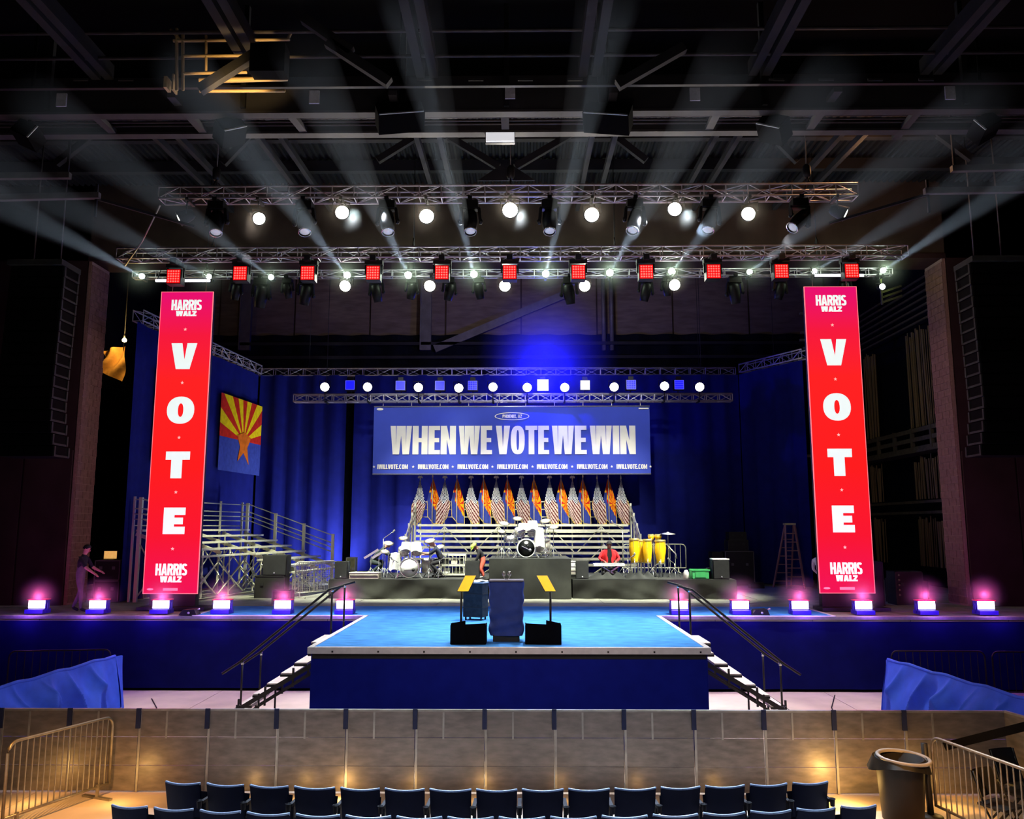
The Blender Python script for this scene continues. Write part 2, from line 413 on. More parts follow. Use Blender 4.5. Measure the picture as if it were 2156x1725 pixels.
# ------------------------------------------------------------------ block lettering
def ringq(cx, cy, rx, ry, a, b, a0=0, a1=360, n=28, e=2.6):
    out = []
    def pt(ang, ax, ay):
        c, s_ = math.cos(ang), math.sin(ang)
        return (cx + ax * math.copysign(abs(c) ** (2 / e), c), cy + ay * math.copysign(abs(s_) ** (2 / e), s_))
    for i in range(n):
        t0 = math.radians(a0 + (a1 - a0) * i / n); t1 = math.radians(a0 + (a1 - a0) * (i + 1) / n)
        out.append([pt(t0, rx, ry), pt(t1, rx, ry), pt(t1, rx - a, ry - b), pt(t0, rx - a, ry - b)])
    return out
def rect(x0, y0, x1, y1): return [(x0, y0), (x1, y0), (x1, y1), (x0, y1)]
def glyph(c, w, h, a, b):
    R = rect
    if c == 'H': return [R(0, 0, a, h), R(w - a, 0, w, h), R(a, h / 2 - b / 2, w - a, h / 2 + b / 2)]
    if c == 'E': return [R(0, 0, a, h), R(a, 0, w, b), R(a, h - b, w, h), R(a, h / 2 - b / 2, w * .93, h / 2 + b / 2)]
    if c == 'L': return [R(0, 0, a, h), R(a, 0, w, b)]
    if c == 'I': return [R(0, 0, a, h)]
    if c == 'T': return [R(w / 2 - a / 2, 0, w / 2 + a / 2, h), R(0, h - b, w / 2 - a / 2, h), R(w / 2 + a / 2, h - b, w, h)]
    if c == 'V': return [[(0, h), (a * 1.05, h), (w / 2, h * .26), (w - a * 1.05, h), (w, h), (w / 2 + a * .62, 0), (w / 2 - a * .62, 0)]]
    if c == 'A': return [[(0, 0), (a, 0), (w / 2 + a * .12, h), (w / 2 - a * .58, h)], [(w, 0), (w - a, 0), (w / 2 - a * .12, h), (w / 2 + a * .58, h)], R(w * .28, h * .17, w * .72, h * .17 + b)]
    if c == 'W':
        k = w / 2; v = glyph('V', k * 1.08, h, a * .86, b)[0]
        return [v, [(x + k * .92, y) for x, y in v]]
    if c == 'N': return [R(0, 0, a, h), R(w - a, 0, w, h), [(a, h), (a, h * .52), (w - a, 0), (w - a, h * .48)]]
    if c == 'M': return [R(0, 0, a, h), R(w - a, 0, w, h), [(a, h), (a, h * .6), (w / 2, 0), (w - a, h * .6), (w - a, h), (w / 2, h * .45)]]
    if c == 'O': return ringq(w / 2, h / 2, w / 2, h / 2, a, b)
    if c == 'C': return ringq(w / 2, h / 2, w / 2, h / 2, a, b, 45, 315)
    if c == 'P': return [R(0, 0, a, h), R(a, h - b, w * .6, h), R(a, h * .42, w * .6, h * .42 + b)] + ringq(w * .6, h * .71, w * .4, h * .29, a * .9, b, -90, 90, 12)
    if c == 'R': return glyph('P', w, h, a, b) + [[(w * .42, h * .44), (w * .42 + a, h * .44), (w, 0), (w - a, 0)]]
    if c == 'S': return ringq(w / 2, h * .73, w / 2, h * .27, a, b * .9, 20, 270, 18) + ringq(w / 2, h * .27, w / 2, h * .27, a, b * .9, -160, 90, 18)
    if c == 'Z': return [R(0, 0, w, b), R(0, h - b, w, h), [(0, b), (a, b), (w, h - b), (w - a, h - b)]]
    if c == 'X': return [[(0, 0), (a, 0), (w, h), (w - a, h)], [(0, h), (a, h), (w, 0), (w - a, 0)]]
    if c == '.': return [R(0, 0, a, b)]
    if c == ',': return [[(0, b), (a, b), (a * .4, -b * .8), (0, -b * .4)]]
    return []
WID = {'W': 1.42, 'M': 1.3, 'I': .42, '.': .4, ',': .4, 'H': 1, 'N': 1, 'O': .98, 'V': 1.0, 'A': 1.05, 'T': .85, 'E': .76, 'L': .74, 'R': 1, 'S': .95, 'Z': .85, 'C': .95, 'P': .98, 'X': 1.0, ' ': .3}
def text_mesh(mb, s, x0, x1, z0, z1, y, a=.36, b=.17, gap=.07, th=0.012):
    """lettering filling x0..x1, z0..z1 on the plane y (reads from -y)"""
    tot = sum(WID[c] for c in s) + gap * (len(s) - 1); u = (x1 - x0) / tot; x = x0; h = z1 - z0
    for c in s:
        wd = WID[c] * u
        aw = a * u if c not in 'I.,' else wd
        for k_, pl in enumerate(glyph(c, wd, h, aw, b * h)):
            mb.poly([(x + px, y, z0 + pz) for px, pz in pl], (0, -1, 0), th * (1 + .15 * (k_ % 2)))
        x += wd + gap * u
def star_poly(cx, cz, r, y):
    return [(cx + math.sin(k * PI / 5) * (r if k % 2 == 0 else r * .42), y, cz + math.cos(k * PI / 5) * (r if k % 2 == 0 else r * .42)) for k in range(10)][::-1]

# ================================================================== THE SETTING
def struct(o):
    o['kind'] = 'structure'; return o
def srt(name): return struct(thing(name, None, None, (0, 0, 0)))

fl = srt('floor')
for i in range(7):                    # cast slabs with thin joints between them
    for j in range(5):
        b = MB(); b.bbox((-17.5 + i * 5.0 + .008, -1 + j * 4.8 + .008, -0.2), (-12.5 + i * 5.0 - .008, 3.8 + j * 4.8 - .008, 0))
        b.build('floor_slab', 'concrete', fl)
b = MB(); b.bbox((-18, -1, -0.3), (18, 24, -0.03)); b.build('floor_bed', 'deck_dark', fl)

# proscenium walls, header and brick jambs
XL, XR, YP = -13.18, 12.78, 24.0
for side, x0, x1 in (('left', -19.0, XL), ('right', XR, 19.0)):
    wl = srt('wall_' + side)
    b = MB(); b.bbox((x0, YP, 0), (x1, YP + .5, 16)); b.build('wall_face', 'wall_dark', wl)
    n = 4; ww = (x1 - x0) / n
    for k in range(n):
        b = MB(); b.bbox((x0 + k * ww + .03, YP - .06, 0), (x0 + (k + 1) * ww - .03, YP, 6.3 if k % 2 else 6.25)); b.build('wall_panel', 'wall_dark', wl)
    # return of the opening, laid in blocks
    xs = x1 if side == 'left' else x0; s = 1 if side == 'left' else -1
    jb = srt('trim_1' if side == 'left' else 'trim_2')
    b = MB(); b.bbox((xs - s * .02, YP, ZD), (xs + s * .10, YP + 1.05, 12.1)); b.build('mortar', 'mortar', jb)
    bw, bh, g = .40, .215, .014; z = ZD + .05; r = 0
    while z + bh < 12.1:
        y = YP - (bw / 2 if r % 2 else 0)
        while y < YP + 1.05:
            ya, yb = max(YP, y) + g / 2, min(YP + 1.05, y + bw) - g / 2
            if yb - ya > .04:
                q = MB(); q.bbox((xs - s * .05, ya, z + g / 2), (xs + s * (.116 + random.uniform(-.003, .004)), yb, z + bh - g / 2))
                q.build('brick', 'brick', jb)
            y += bw
        z += bh; r += 1
hd = srt('wall_front')
b = MB(); b.bbox((-19, YP, 12.1), (19, YP + .5, 16.2)); b.build('header_face', 'wall_brown', hd)
b = MB(); b.bbox((XL, YP - .05, 12.08), (XR, YP + 1.1, 12.22)); b.build('header_soffit', 'wall_dark', hd)

wb = srt('wall_back')
YB = 38.0
for k in range(10):
    b = MB(); b.bbox((-18 + 3.6 * k + .04, YB, 13.0), (-14.4 + 3.6 * k - .04, YB + .3, 17.6)); b.build('wall_panel', 'wall_back', wb)
b = MB(); b.bbox((-19, YB + .1, 0), (19, YB + .4, 17.8)); b.build('wall_face', 'wall_brown', wb)
b = MB(); b.sheet(lambda u, v: (-17 + 34 * u, YB - .25 + .1 * math.sin(u * 150), 1.83 + 11.2 * v), 240, 1); b.build('masking_drape', 'black_drape', wb)
for z in (12.55, 11.9):
    b = MB(); b.bar((-17, YB - .5, z), (17, YB - .5, z), .12, .14); b.build('ledge_rail', 'roof_steel', wb)
for px in (515, 896):
    a = P(px, 738, YB - .45); t = P(px, 555, YB - .45)
    b = MB(); b.bar((a.x, a.y, a.z), (a.x, a.y, 17.4), .5, .22, (0, 1, 0)); b.bar((a.x - .24, a.y - .12, a.z), (a.x - .24, a.y - .12, 17.4), .05, .08, (0, 1, 0)); b.build('column', 'steel_grey', wb)
for px in (1272, 1289):
    a = P(px, 738, YB - .4)
    b = MB(); b.tube([(a.x, a.y, a.z), (a.x, a.y, 17)], .1, 8); b.build('riser_pipe', 'steel_grey', wb)
a = P(915, 735, YB - .5); t = P(1185, 622, YB - .5)
b = MB(); b.bar(a, t, .12, .36); b.build('diagonal_brace', 'steel_grey', wb)
for side, x in (('left', -17.2), ('right', 15.9)):
    ws = srt('wall_stage_' + side)
    b = MB(); b.bbox((x - .2, YP + .5, 0), (x + .2, YB, 17.8)); b.build('wall_face', 'black_drape', ws)

# stage house and hall ceilings
cl = srt('ceiling')
b = MB(); b.bbox((-19, YP + .5, 17.6), (19, YB + .4, 17.9)); b.build('stage_roof', 'roof_deck', cl)
ZR = 14.5
b = MB(); vs = []; fs = []
xx = -17.0; k = 0; prof = ((0, 0), (.05, 0), (.075, .07), (.125, .07), (.15, 0))
pts = []
while xx < 17:
    for dx, dz in prof[:4]: pts.append((xx + dx * 1.2, ZR + dz))
    xx += .18
for (x, z) in pts: vs += [(x, 19.4, z), (x, YP, z)]
fs = [(2 * i, 2 * i + 1, 2 * i + 3, 2 * i + 2) for i in range(len(pts) - 1)]
b.add(vs, fs); b.build('corrugated_deck', 'roof_deck', cl)
b = MB(); b.bbox((-19, -3, 16.2), (19, YP + .5, 16.4)); b.build('roof_slab', 'black_matte', cl)
for sx in (-19, 19):
    ws = srt('wall_hall_' + ('left' if sx < 0 else 'right'))
    b = MB(); b.bbox((sx - .2, -3, 0), (sx + .2, YP, 16.4)); b.build('wall_face', 'black_matte', ws)
b = MB(); b.bbox((-19, -3.2, 0), (19, -3, 16.4)); struct(b.build('wall_rear', 'black_matte'))

# roof steel: beams along the hall, cross girder, bracing
rf = srt('trim_3')
for x in (-8.35, -5.2, -1.86, 1.36, 4.72, 8.1):
    for d in (-.13, .13):
        b = MB(); b.bar((x + d, 6.0, 13.05), (x + d, 15.2, 13.05), .17, .3); b.build('roof_beam', 'roof_steel', rf)
for x in (-8.6, -6.1, -2.25, 2.0, 5.0, 8.0):
    for d in (-.28, .28):
        b = MB(); b.bar((x + d, 16.6, 13.35), (x + d, YP, 13.7), .12, .16); b.build('roof_joist', 'roof_steel', rf)
for y, z in ((17.9, 14.3), (20.4, 14.3), (22.3, 14.3)):
    b = MB(); b.bbox((-17, y - .1, z - .16), (17, y + .1, z + .16)); b.build('purlin', 'roof_steel', rf)
for y, z in ((13.3, 13.4), (14.1, 13.2), (12.7, 13.6), (14.6, 13.0)):
    b = MB(); b.tube([(-17, y, z), (17, y, z)], .035, 6); b.build('roof_pipe', 'roof_rail', rf)
brace = [((925, 276), (1050, 352)), ((1215, 276), (1085, 352)), ((895, 276), (795, 338)), ((1280, 276), (1360, 338)),
         ((530, 282), (470, 345)), ((1640, 300), (1680, 340)), ((200, 282), (118, 345)), ((1965, 275), (2045, 335)),
         ((690, 90), (820, 175)), ((560, 100), (420, 190)), ((1440, 100), (1300, 180)), ((640, 40), (740, 110))]
for (a, c) in brace:
    yy = 20.3 if a[1] > 200 else 13.6
    b = MB(); b.bar(P(a[0], a[1], yy), P(c[0], c[1], yy), .14, .17); b.build('diagonal_brace', 'roof_steel', rf)
a = P(1066, 366, 20.3)
b = MB(); b.poly([(a.x - .75, a.y, a.z - .2), (a.x + .75, a.y, a.z - .2), (a.x + .18, a.y, a.z + .2), (a.x - .18, a.y, a.z + .2)], (0, -1, 0), .04); b.build('gusset_plate', 'roof_steel', rf)
b = MB(); b.bar(P(700, 288, 20.3) * 1.0, P(1480, 284, 20.3), .1, .1); b.build('bottom_chord', 'roof_steel', rf)

cw = thing('catwalk', 'long dark steel catwalk of parallel pipes crossing under the hall roof', 'catwalk', (0, 15.4, 12.4))
for y, z, wd, hh in ((15.35, 12.5, .16, .5), (16.5, 12.5, .16, .2)):
    b = MB(); b.bbox((-16, y - wd / 2, z - hh / 2), (16, y + wd / 2, z + hh / 2)); b.build('edge_beam', 'roof_steel', cw)
    b = MB(); b.bbox((-16, y - wd / 2 - .02, z - hh / 2 - .05), (16, y + wd / 2 + .04, z - hh / 2)); b.build('beam_flange', 'catwalk_grey', cw)
for k in range(6):
    y = 15.58 + k * .15
    b = MB(); b.tube([(-16, y, 12.5), (16, y, 12.5)], .024, 6); b.build('grating_pipe', 'roof_rail', cw)
for (px, py, qx, qy) in ((180, 225, 250, 288), (360, 200, 432, 280), (597, 222, 640, 275), (1062, 218, 1064, 268), (1520, 215, 1490, 275), (1765, 188, 1700, 275), (1950, 213, 1885, 290), (826, 195, 832, 222), (1292, 190, 1288, 222)):
    a = PZ(px, py, 12.42); c = PZ(qx, qy, 12.42)
    b = MB(); b.bar(a, c, .16, .1); b.build('cross_member', 'catwalk_grey', cw)
for px in (100, 512, 848, 1066, 1265, 1610, 2035):
    a = P(px, 225, 15.25)
    b = MB(); b.bar((a.x, a.y, 12.3), (a.x, a.y, 14.5), .1, .1); b.build('hanger', 'black', cw)
for px in (893, 1002, 1106, 1211, 1310, 1635, 1740, 1843, 1950, 170, 265):
    a = P(px, 168, 14.4)
    b = MB(); b.bbox((a.x - .14, a.y - .01, a.z - .022), (a.x + .14, a.y + .01, a.z + .022)); b.build('toe_plate', 'catwalk_grey', cw)
b = MB(); a = P(1000, 176, 14.45); b.bbox((-16, 14.42, a.z - .06), (16, 14.5, a.z - .02)); b.build('toe_rail', 'black', cw)
for k, (px, py) in enumerate(((130, 211), (662, 205), (1074, 195), (1463, 199), (2000, 196))):
    a = P(px, py, 15.1)
    o = MB().bbox((a.x - .1, 15.08, a.z - .135), (a.x + .1, 15.11, a.z + .135)).build('sign_plate', 'paper_plate')
    tag(o, '%s pale paper plate from the left fixed to the catwalk beam' % ORD[k], 'sign', 'pale plates on the catwalk beam')

# lit corner of the upper catwalk
lc = thing('service_platform', 'steel railing platform lit amber high at the upper left of the hall roof', 'platform', P(490, 180, 14.2))
for (x0, y0, x1, y1, r) in ((365, 86, 610, 83, .03), (385, 118, 530, 117, .03), (385, 155, 520, 152, .03), (420, 170, 605, 165, .05), (420, 192, 600, 191, .03), (385, 70, 385, 190, .03), (372, 60, 372, 190, .03), (434, 75, 434, 150, .025), (360, 62, 380, 85, .03), (605, 84, 612, 70, .03)):
    rod('rail', P(x0, y0, 14.2), P(x1, y1, 14.2), r, 'rail_amber_lit', lc)
for (x0, y0, x1, y1) in ((428, 172, 433, 192), (436, 172, 441, 192), (443, 172, 448, 192), (440, 160, 500, 174), (470, 145, 478, 152), (490, 145, 498, 152), (345, 160, 360, 195), (366, 155, 370, 200)):
    a = P(x0, y0, 14.2); c = P(x1, y1, 14.4); b = MB(); b.bbox(a, c); b.build('steel_panel', 'rail_amber_lit', lc)
a = P(527, 90, 13.5); c = P(608, 168, 13.8)
o = MB().bbox(a, c).build('duct_box', 'black_matte'); tag(o, 'square black box hanging beside the amber lit railing platform', 'box')

# ================================================================== STAGE
st = thing('main_stage', 'wide raised stage deck of grey boards with a navy front skirt', 'stage', (CX, 21.15, 0))
X0, Y0 = -17.1, 21.2
for i in range(14):
    for j in range(12):
        b = MB(); b.bbox((X0 + i * 2.44 + .006, Y0 + j * 1.22 + .006, ZD - .12), (X0 + (i + 1) * 2.44 - .006, Y0 + (j + 1) * 1.22 - .006, ZD + random.choice((0, 0, -.003, -.006))))
        b.build('deck_panel', 'deck', st)
b = MB(); b.bbox((-17, 21.35, ZD - .3), (17, 37.5, ZD - .13)); b.build('deck_frame', 'deck_dark', st)
def pleat(x0, x1, y, z0, z1, amp=.03, per=.42, seed=0, n=None, ph=0):
    n = n or max(8, int(abs(x1 - x0) / .07))
    def fn(u, v):
        x = x0 + (x1 - x0) * u
        return (x, y + amp * (math.sin(2 * PI * x / per + seed) + .5 * math.sin(2 * PI * x / per * .37 + 2 * seed)) * (1.15 - .6 * v), z0 + (z1 - z0) * v)
    return fn, n
for x0, x1 in ((-17, -3.97), (3.5, 17)):
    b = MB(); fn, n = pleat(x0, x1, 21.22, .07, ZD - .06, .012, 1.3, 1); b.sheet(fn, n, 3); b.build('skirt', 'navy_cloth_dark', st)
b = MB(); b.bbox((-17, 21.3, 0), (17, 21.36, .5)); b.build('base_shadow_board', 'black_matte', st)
for x0, x1 in ((-17, -3.93), (3.47, 17)):
    b = MB(); b.bbox((x0, 21.16, ZD - .07), (x1, 21.25, ZD - .004)); b.build('edge_trim', 'aluminium', st)

ts = thing('thrust_stage', 'square blue carpeted thrust stage jutting toward the seats with navy skirt', 'stage', (CX, 18.4, 0))
TX0, TX1, TY0, TY1 = -3.92, 3.44, 15.7, 21.19
b = MB(); b.bbox((TX0 + .02, TY0 + .02, ZD - .2), (TX1 - .02, TY1, ZD - .01)); b.build('deck_frame', 'deck_dark', ts)
b = MB(); fn, n = pleat(TX0, TX1, TY0 + .03, 0.02, ZD - .08, .006, 1.8, 2); b.sheet(fn, n, 3); b.build('front_skirt', 'navy_cloth', ts)
for x in (TX0 + .02, TX1 - .02):
    b = MB(); b.sheet(lambda u, v, x=x: (x + .008 * math.sin(u * 30), TY0 + .03 + (TY1 - TY0 - .03) * u, .02 + (ZD - .1) * v), 50, 3); b.build('side_skirt', 'navy_cloth', ts)

cp = thing('carpet', 'bright blue stage carpet covering the thrust and a strip upstage', 'carpet', (CX, 20, ZD))
b = MB()
CL, CRR, CYB = -8.3, 7.85, 23.7
b.bbox((TX0, TY0, ZD - .005), (TX1, 21.19, ZD + .006)); b.bbox((CL, 21.19, ZD - .001), (CRR, CYB, ZD + .009)); b.build('pile', 'carpet', cp)
tp = [((TX0 - .05, TY0 - .05), (TX1 + .05, TY0 + .03), 'front'), ((TX0 - .05, TY0, 0), (TX0 + .05, 21.19), 's'), ((TX1 - .05, TY0), (TX1 + .05, 21.19), 's'),
      ((CL, 21.16), (TX0 + .05, 21.24), 'b'), ((TX1 - .05, 21.16), (CRR, 21.24), 'b'), ((CL - .04, 21.2), (CL + .03, CYB), 'e'), ((CRR - .03, 21.2), (CRR + .04, CYB), 'e')]
for a, c, _ in tp:
    q = MB(); q.bbox((a[0], a[1], ZD + .0), (c[0], c[1], ZD + .018)); q.build('white_tape', 'white_tape', cp)
q = MB(); q.bbox((TX0 - .05, TY0 - .06, ZD - .10), (TX1 + .05, TY0 - .04, ZD + .014)); q.build('front_edging', 'white_tape', cp)
for k in range(9):
    x = TX0 + .4 + k * .85; q = MB(); q.bbox((x, TY0 - .075, ZD - .075), (x + .03, TY0 - .06, ZD - .045)); q.build('clip', 'black', cp)

# stairs on both flanks of the thrust
def stairs(side):
    s = -1 if side == 'left' else 1
    xt = TX0 if s < 0 else TX1
    t = thing('stage_stairs', 'black open stair with pale treads on the %s flank of the thrust stage' % side, 'stairs', (xt + s * 1.2, 18.5, 0))
    ya, yb = 17.95, 19.15; n = 8; run = .285; rise = ZD / (n + .6)
    for k in range(n):
        x = xt + s * (.06 + k * run); z = ZD - .2 - k * rise
        b = MB(); b.bbox((x, ya, z - .045), (x + s * (.27 if k else .5), yb, z)); b.build('tread', 'tread', t)
        b = MB(); b.bbox((x, ya - .01, z - .075), (x + s * (.28 if k else .5), ya + .012, z - .03)); b.build('tread_nosing', 'black', t)
    top = V((xt + s * .1, 0, ZD - .26)); bot = V((xt + s * 2.42, 0, .06))
    for y in (ya - .03, yb + .03):
        b = MB(); b.bar((top.x, y, top.z - (.16 if y < yb else .02)), (bot.x, y, bot.z - (.03 if y < yb else 0)), .05, .09, (0, 0, 1)); b.build('stringer', 'black', t)
        b = MB(); b.bar((top.x, y, top.z - .32), (bot.x - s * .4, y, bot.z + .02), .03, .05, (0, 0, 1)); b.build('truss_rail', 'black', t)
        for q in (.1, .35, .6, .85):
            m = top.lerp(bot, q); b = MB(); b.bar((m.x, y, m.z - .33), (m.x, y, m.z + .06), .04, .04); b.build('strut', 'black', t)
        b = MB(); b.tube([(xt - s * .1, y, ZD + .98), (xt + s * .2, y, ZD + .9), (xt + s * 2.05, y, 1.22), (xt + s * 2.42, y, .98)], .026, 8); b.build('handrail', 'black', t)
        for x, z0, z1 in ((xt + s * .14, ZD - .25, ZD + .92), (xt + s * 2.0, .35, 1.24)):
            b = MB(); b.tube([(x, y, z0), (x, y, z1)], .022, 8); b.build('post', 'black', t)
            b = MB(); b.lathe([(.03, -.03), (.034, 0), (.03, .03)], (x, y, z1 - .04), n=8); b.build('clamp', 'chrome', t)
    b = MB(); b.bar((bot.x, ya, .04), (bot.x, yb, .04), .05, .08); b.build('foot_bar', 'black', t)
    for y in (ya, yb):
        b = MB(); b.bar((bot.x + s * .03, y, 0), (bot.x + s * .03, y, .22), .04, .05); b.build('foot_plate', 'black', t)
    m = top.lerp(bot, .66)
    for y in (ya, yb):
        b = MB(); b.bar((m.x, y, 0), (m.x, y, m.z), .035, .035); b.build('support_leg', 'black', t)
    return t
stairs('left'); stairs('right')

# black drum risers
def riser(label, x0, x1, y0, y1, h, seed):
    t = thing('drum_riser', label, 'riser', ((x0 + x1) / 2, (y0 + y1) / 2, ZD))
    b = MB(); b.bbox((x0, y0, ZD + h - .1), (x1, y1, ZD + h)); b.build('platform', 'charcoal', t)
    def fn(u, v):
        x = x0 + (x1 - x0) * u
        sag = .10 * math.sin(x * 1.9 + seed + v * 1.9) + .06 * math.sin(x * 4.7 + seed * 2 - v * 3.2) + .05 * max(0, math.sin(x * 2.6 + v * 4 + seed)) ** 4
        return (x, y0 - .06 + sag * (1 - v) * .8, ZD + .01 + (h - .03) * v)
    b = MB(); b.sheet(fn, int((x1 - x0) * 9), 8); b.build('skirt', 'skirt_grey', t)
    for x in (x0, x1):
        b = MB(); b.sheet(lambda u, v, x=x: (x + .015 * math.sin(u * 25), y0 + (y1 - y0) * u, ZD + .01 + (h - .03) * v), 20, 2); b.build('side_skirt', 'skirt_grey', t)
    return t
RY = 26.25
riser('low black skirted riser under the white drum kit', -6.05, -1.05, RY, 30.2, .6, 1.0)
riser('tall black skirted centre riser under the black fronted drum kit', -1.02, 1.55, RY - .02, 29.2, 1.24, 2.3)
riser('low black skirted riser under the yellow congas', 1.6, 6.7, RY, 30.2, .6, 3.6)
R1 = ZD + .6; R2 = ZD + 1.24

# ================================================================== CURTAINS
def curtain(name, label, a, c, z0, z1, amp, per, seed, m='curtain_navy'):
    a = V(a); c = V(c); d = (c - a); L = d.length; t = d / L; nrm = V((t.y, -t.x, 0))
    def fn(u, v):
        s_ = u * L
        w_ = amp * (math.sin(2 * PI * s_ / per + seed) + .6 * math.sin(2 * PI * s_ / (per * 2.7) + seed * 3) + .3 * math.sin(2 * PI * s_ / (per * .41) + v * 2))
        p = a + t * s_ + nrm * w_ * (1.1 - .45 * v)
        return (p.x, p.y, z0 + (z1 - z0) * v)
    b = MB(); b.sheet(fn, int(L * 9), 6)
    o = b.build(name, m); return tag(o, label, 'curtain')
curtain('stage_curtain', 'wide navy backdrop curtain hanging behind the centre bleachers', (-7.0, 34.0, 0), (9.1, 34.0, 0), ZD + .03, 10.4, .05, .9, .4)
curtain('stage_curtain', 'navy backdrop curtain between the left corner and the dark gap', (-11.0, 34.0, 0), (-7.35, 34.0, 0), ZD + .03, 10.4, .07, .8, 2.0)
curtain('stage_curtain', 'navy side curtain with the star and sunburst flags on the left wing', (-12.0, 23.9 + .9, 0), (-11.05, 34.0, 0), ZD + .03, 10.4, .05, 1.4, .9)
curtain('stage_curtain', 'navy side curtain on the right wing beside the ladder', (9.15, 34.0, 0), (10.75, 31.0, 0), ZD + .03, 10.4, .05, 1.0, 1.7)

# ================================================================== LIGHTING TRUSSES
def truss(label, a, c, h, wdt, step, m='truss_metal', r=.026, up=V((0, 0, 1)), br=.012):
    a = V(a); c = V(c); d = c - a; L = d.length; t = d / L; side = t.cross(V((0, 0, 1))).normalized()
    T = thing('lighting_truss', label, 'truss', (a + c) / 2)
    cr = {}
    for i in (0, 1):
        for j in (0, 1):
            o_ = side * ((i - .5) * wdt) + V((0, 0, (j - .5) * h)); cr[i, j] = o_
            b = MB(); b.tube([a + o_, c + o_], r, 6); b.build('chord', m, T)
    n = max(2, int(round(L / step))); q = L / n
    for k in range(n + 1):
        s0 = a + t * (k * q); s1 = a + t * min(L, (k + 1) * q)
        for f, (p1, p2) in enumerate((((0, 0), (0, 1)), ((1, 0), (1, 1)), ((0, 0), (1, 0)), ((0, 1), (1, 1)))):
            if f < 3: rod('brace', s0 + cr[p1], s0 + cr[p2], br * 1.2, m, T)
            if k < n:
                if f == 3 and k % 2: continue
                if (k + f) % 2: rod('brace', s0 + cr[p1], s1 + cr[p2], br, m, T)
                else: rod('brace', s0 + cr[p2], s1 + cr[p1], br, m, T)
    return T
a, c = P(341, 411, Y_UP), P(1800, 406, Y_UP); zz = (a.z + c.z) / 2
truss('uppermost silver box truss carrying the large warm lamps', (a.x, Y_UP, zz), (c.x, Y_UP, zz), .29, .38, .52)
a, c = P(252, 537, Y_MID), P(1905, 532, Y_MID); zz2 = (a.z + c.z) / 2
truss('long silver box truss carrying the row of red square lamps', (a.x, Y_MID, zz2), (c.x, Y_MID, zz2), .29, .38, .56)
a, c = P(282, 580, Y_THIRD), P(1876, 573, Y_THIRD); zz3 = (a.z + c.z) / 2
truss('thin silver truss behind the red lamps carrying the beam lights', (a.x, Y_THIRD, zz3), (c.x, Y_THIRD, zz3), .2, .2, .7, r=.02)
a, c = P(548, 789, 34.3), P(1541, 784, 34.3)
truss('rear silver truss along the top of the navy backdrop', (-11.1, 34.15, 10.55), (9.0, 34.15, 10.55), .3, .3, .62, r=.024)
a, c = P(620, 840, Y_REAR), P(1540, 838, Y_REAR)
truss('rear silver truss hanging the blue slogan banner', (a.x, Y_REAR, 9.02), (c.x, Y_REAR, 9.02), .28, .3, .5, r=.034, br=.018)
truss('short silver truss above the left wing curtain', (-12.0, 24.9, 10.62), (-11.1, 33.9, 10.62), .34, .34, .6, r=.024)
truss('short silver truss above the right wing curtain', (9.25, 33.9, 10.62), (10.85, 30.9, 10.62), .34, .34, .5, r=.03)

def hang(label, x, y, z0, z1, hw):
    t = thing('drop_cable', label, 'cable', (x, y, z0), 'steel cables holding the trusses')
    b = MB(); b.tube([(x, y, z0 + .3), (x, y, z1)], .011, 5); b.build('cable', 'black', t)
    b = MB(); b.tube([(x, y - hw, z0), (x, y, z0 + .32), (x, y + hw, z0)], .014, 5); b.build('sling', 'black', t)
k_ = 0
for Y, z, xs_, z1, hw, nm in ((Y_MID, zz2 + .145, (-8.6, -3.0, 2.6, 8.2), 14.52, .19, 'long truss of the red lamps'), (Y_THIRD, zz3 + .1, (-9.4, -3.2, 2.8, 8.8), 14.52, .1, 'thin truss behind the red lamps'),
                          (Y_REAR, 9.16, (-7.6, 7.0), 17.65, .15, 'banner truss'), (34.15, 10.7, (-9.0, 7.5), 17.65, .15, 'truss over the backdrop')):
    for i, x in enumerate(xs_): hang('%s steel cable from the left holding the %s' % (ORD[i], nm), x, Y, z, z1, hw)
for x, y, nm in ((-11.85, 26.5, 'left wing truss'), (10.1, 32.3, 'right wing truss')): hang('steel cable holding the short %s' % nm, x, y, 10.79, 17.65, .17)

# ================================================================== LAMPS
def par_can(label, group, L, d, r, lens, ztop, ytop, blen=.34):
    L = V(L); d = V(d).normalized()
    t = thing('par_lamp', label, 'stage light', L, group)
    b = MB(); b.lathe([(r * .55, -blen), (r * .8, -blen * .8), (r * .95, -blen * .5), (r * 1.06, 0), (r * 1.12, .03), (r * 1.12, .05), (r * .98, .05), (r * .98, 0)], L, d, 16); b.build('can', 'black', t)
    b = MB(); b.lathe([(r, .012), (r * .86, .03), (r * .5, .046), (0.001, .05)], L, d, 18); b.build('lens', lens, t)
    x, = [d.cross(V((0, 0, 1))).normalized()]
    m = L - d * blen * .45
    top = V((m.x, ytop, ztop))
    b = MB(); yk = [m + x * r * 1.2, m + x * r * 1.25 + V((0, 0, r * 1.3)), m - x * r * 1.25 + V((0, 0, r * 1.3)), m - x * r * 1.2]
    b.tube(yk, .014, 6); b.build('yoke', 'black', t)
    b = MB(); b.tube([m + V((0, 0, r * 1.3)), V((m.x, m.y, ztop - .05)), top], .018, 6); b.box(top, (.07, .46, .07)); b.build('clamp', 'black', t)
    return t
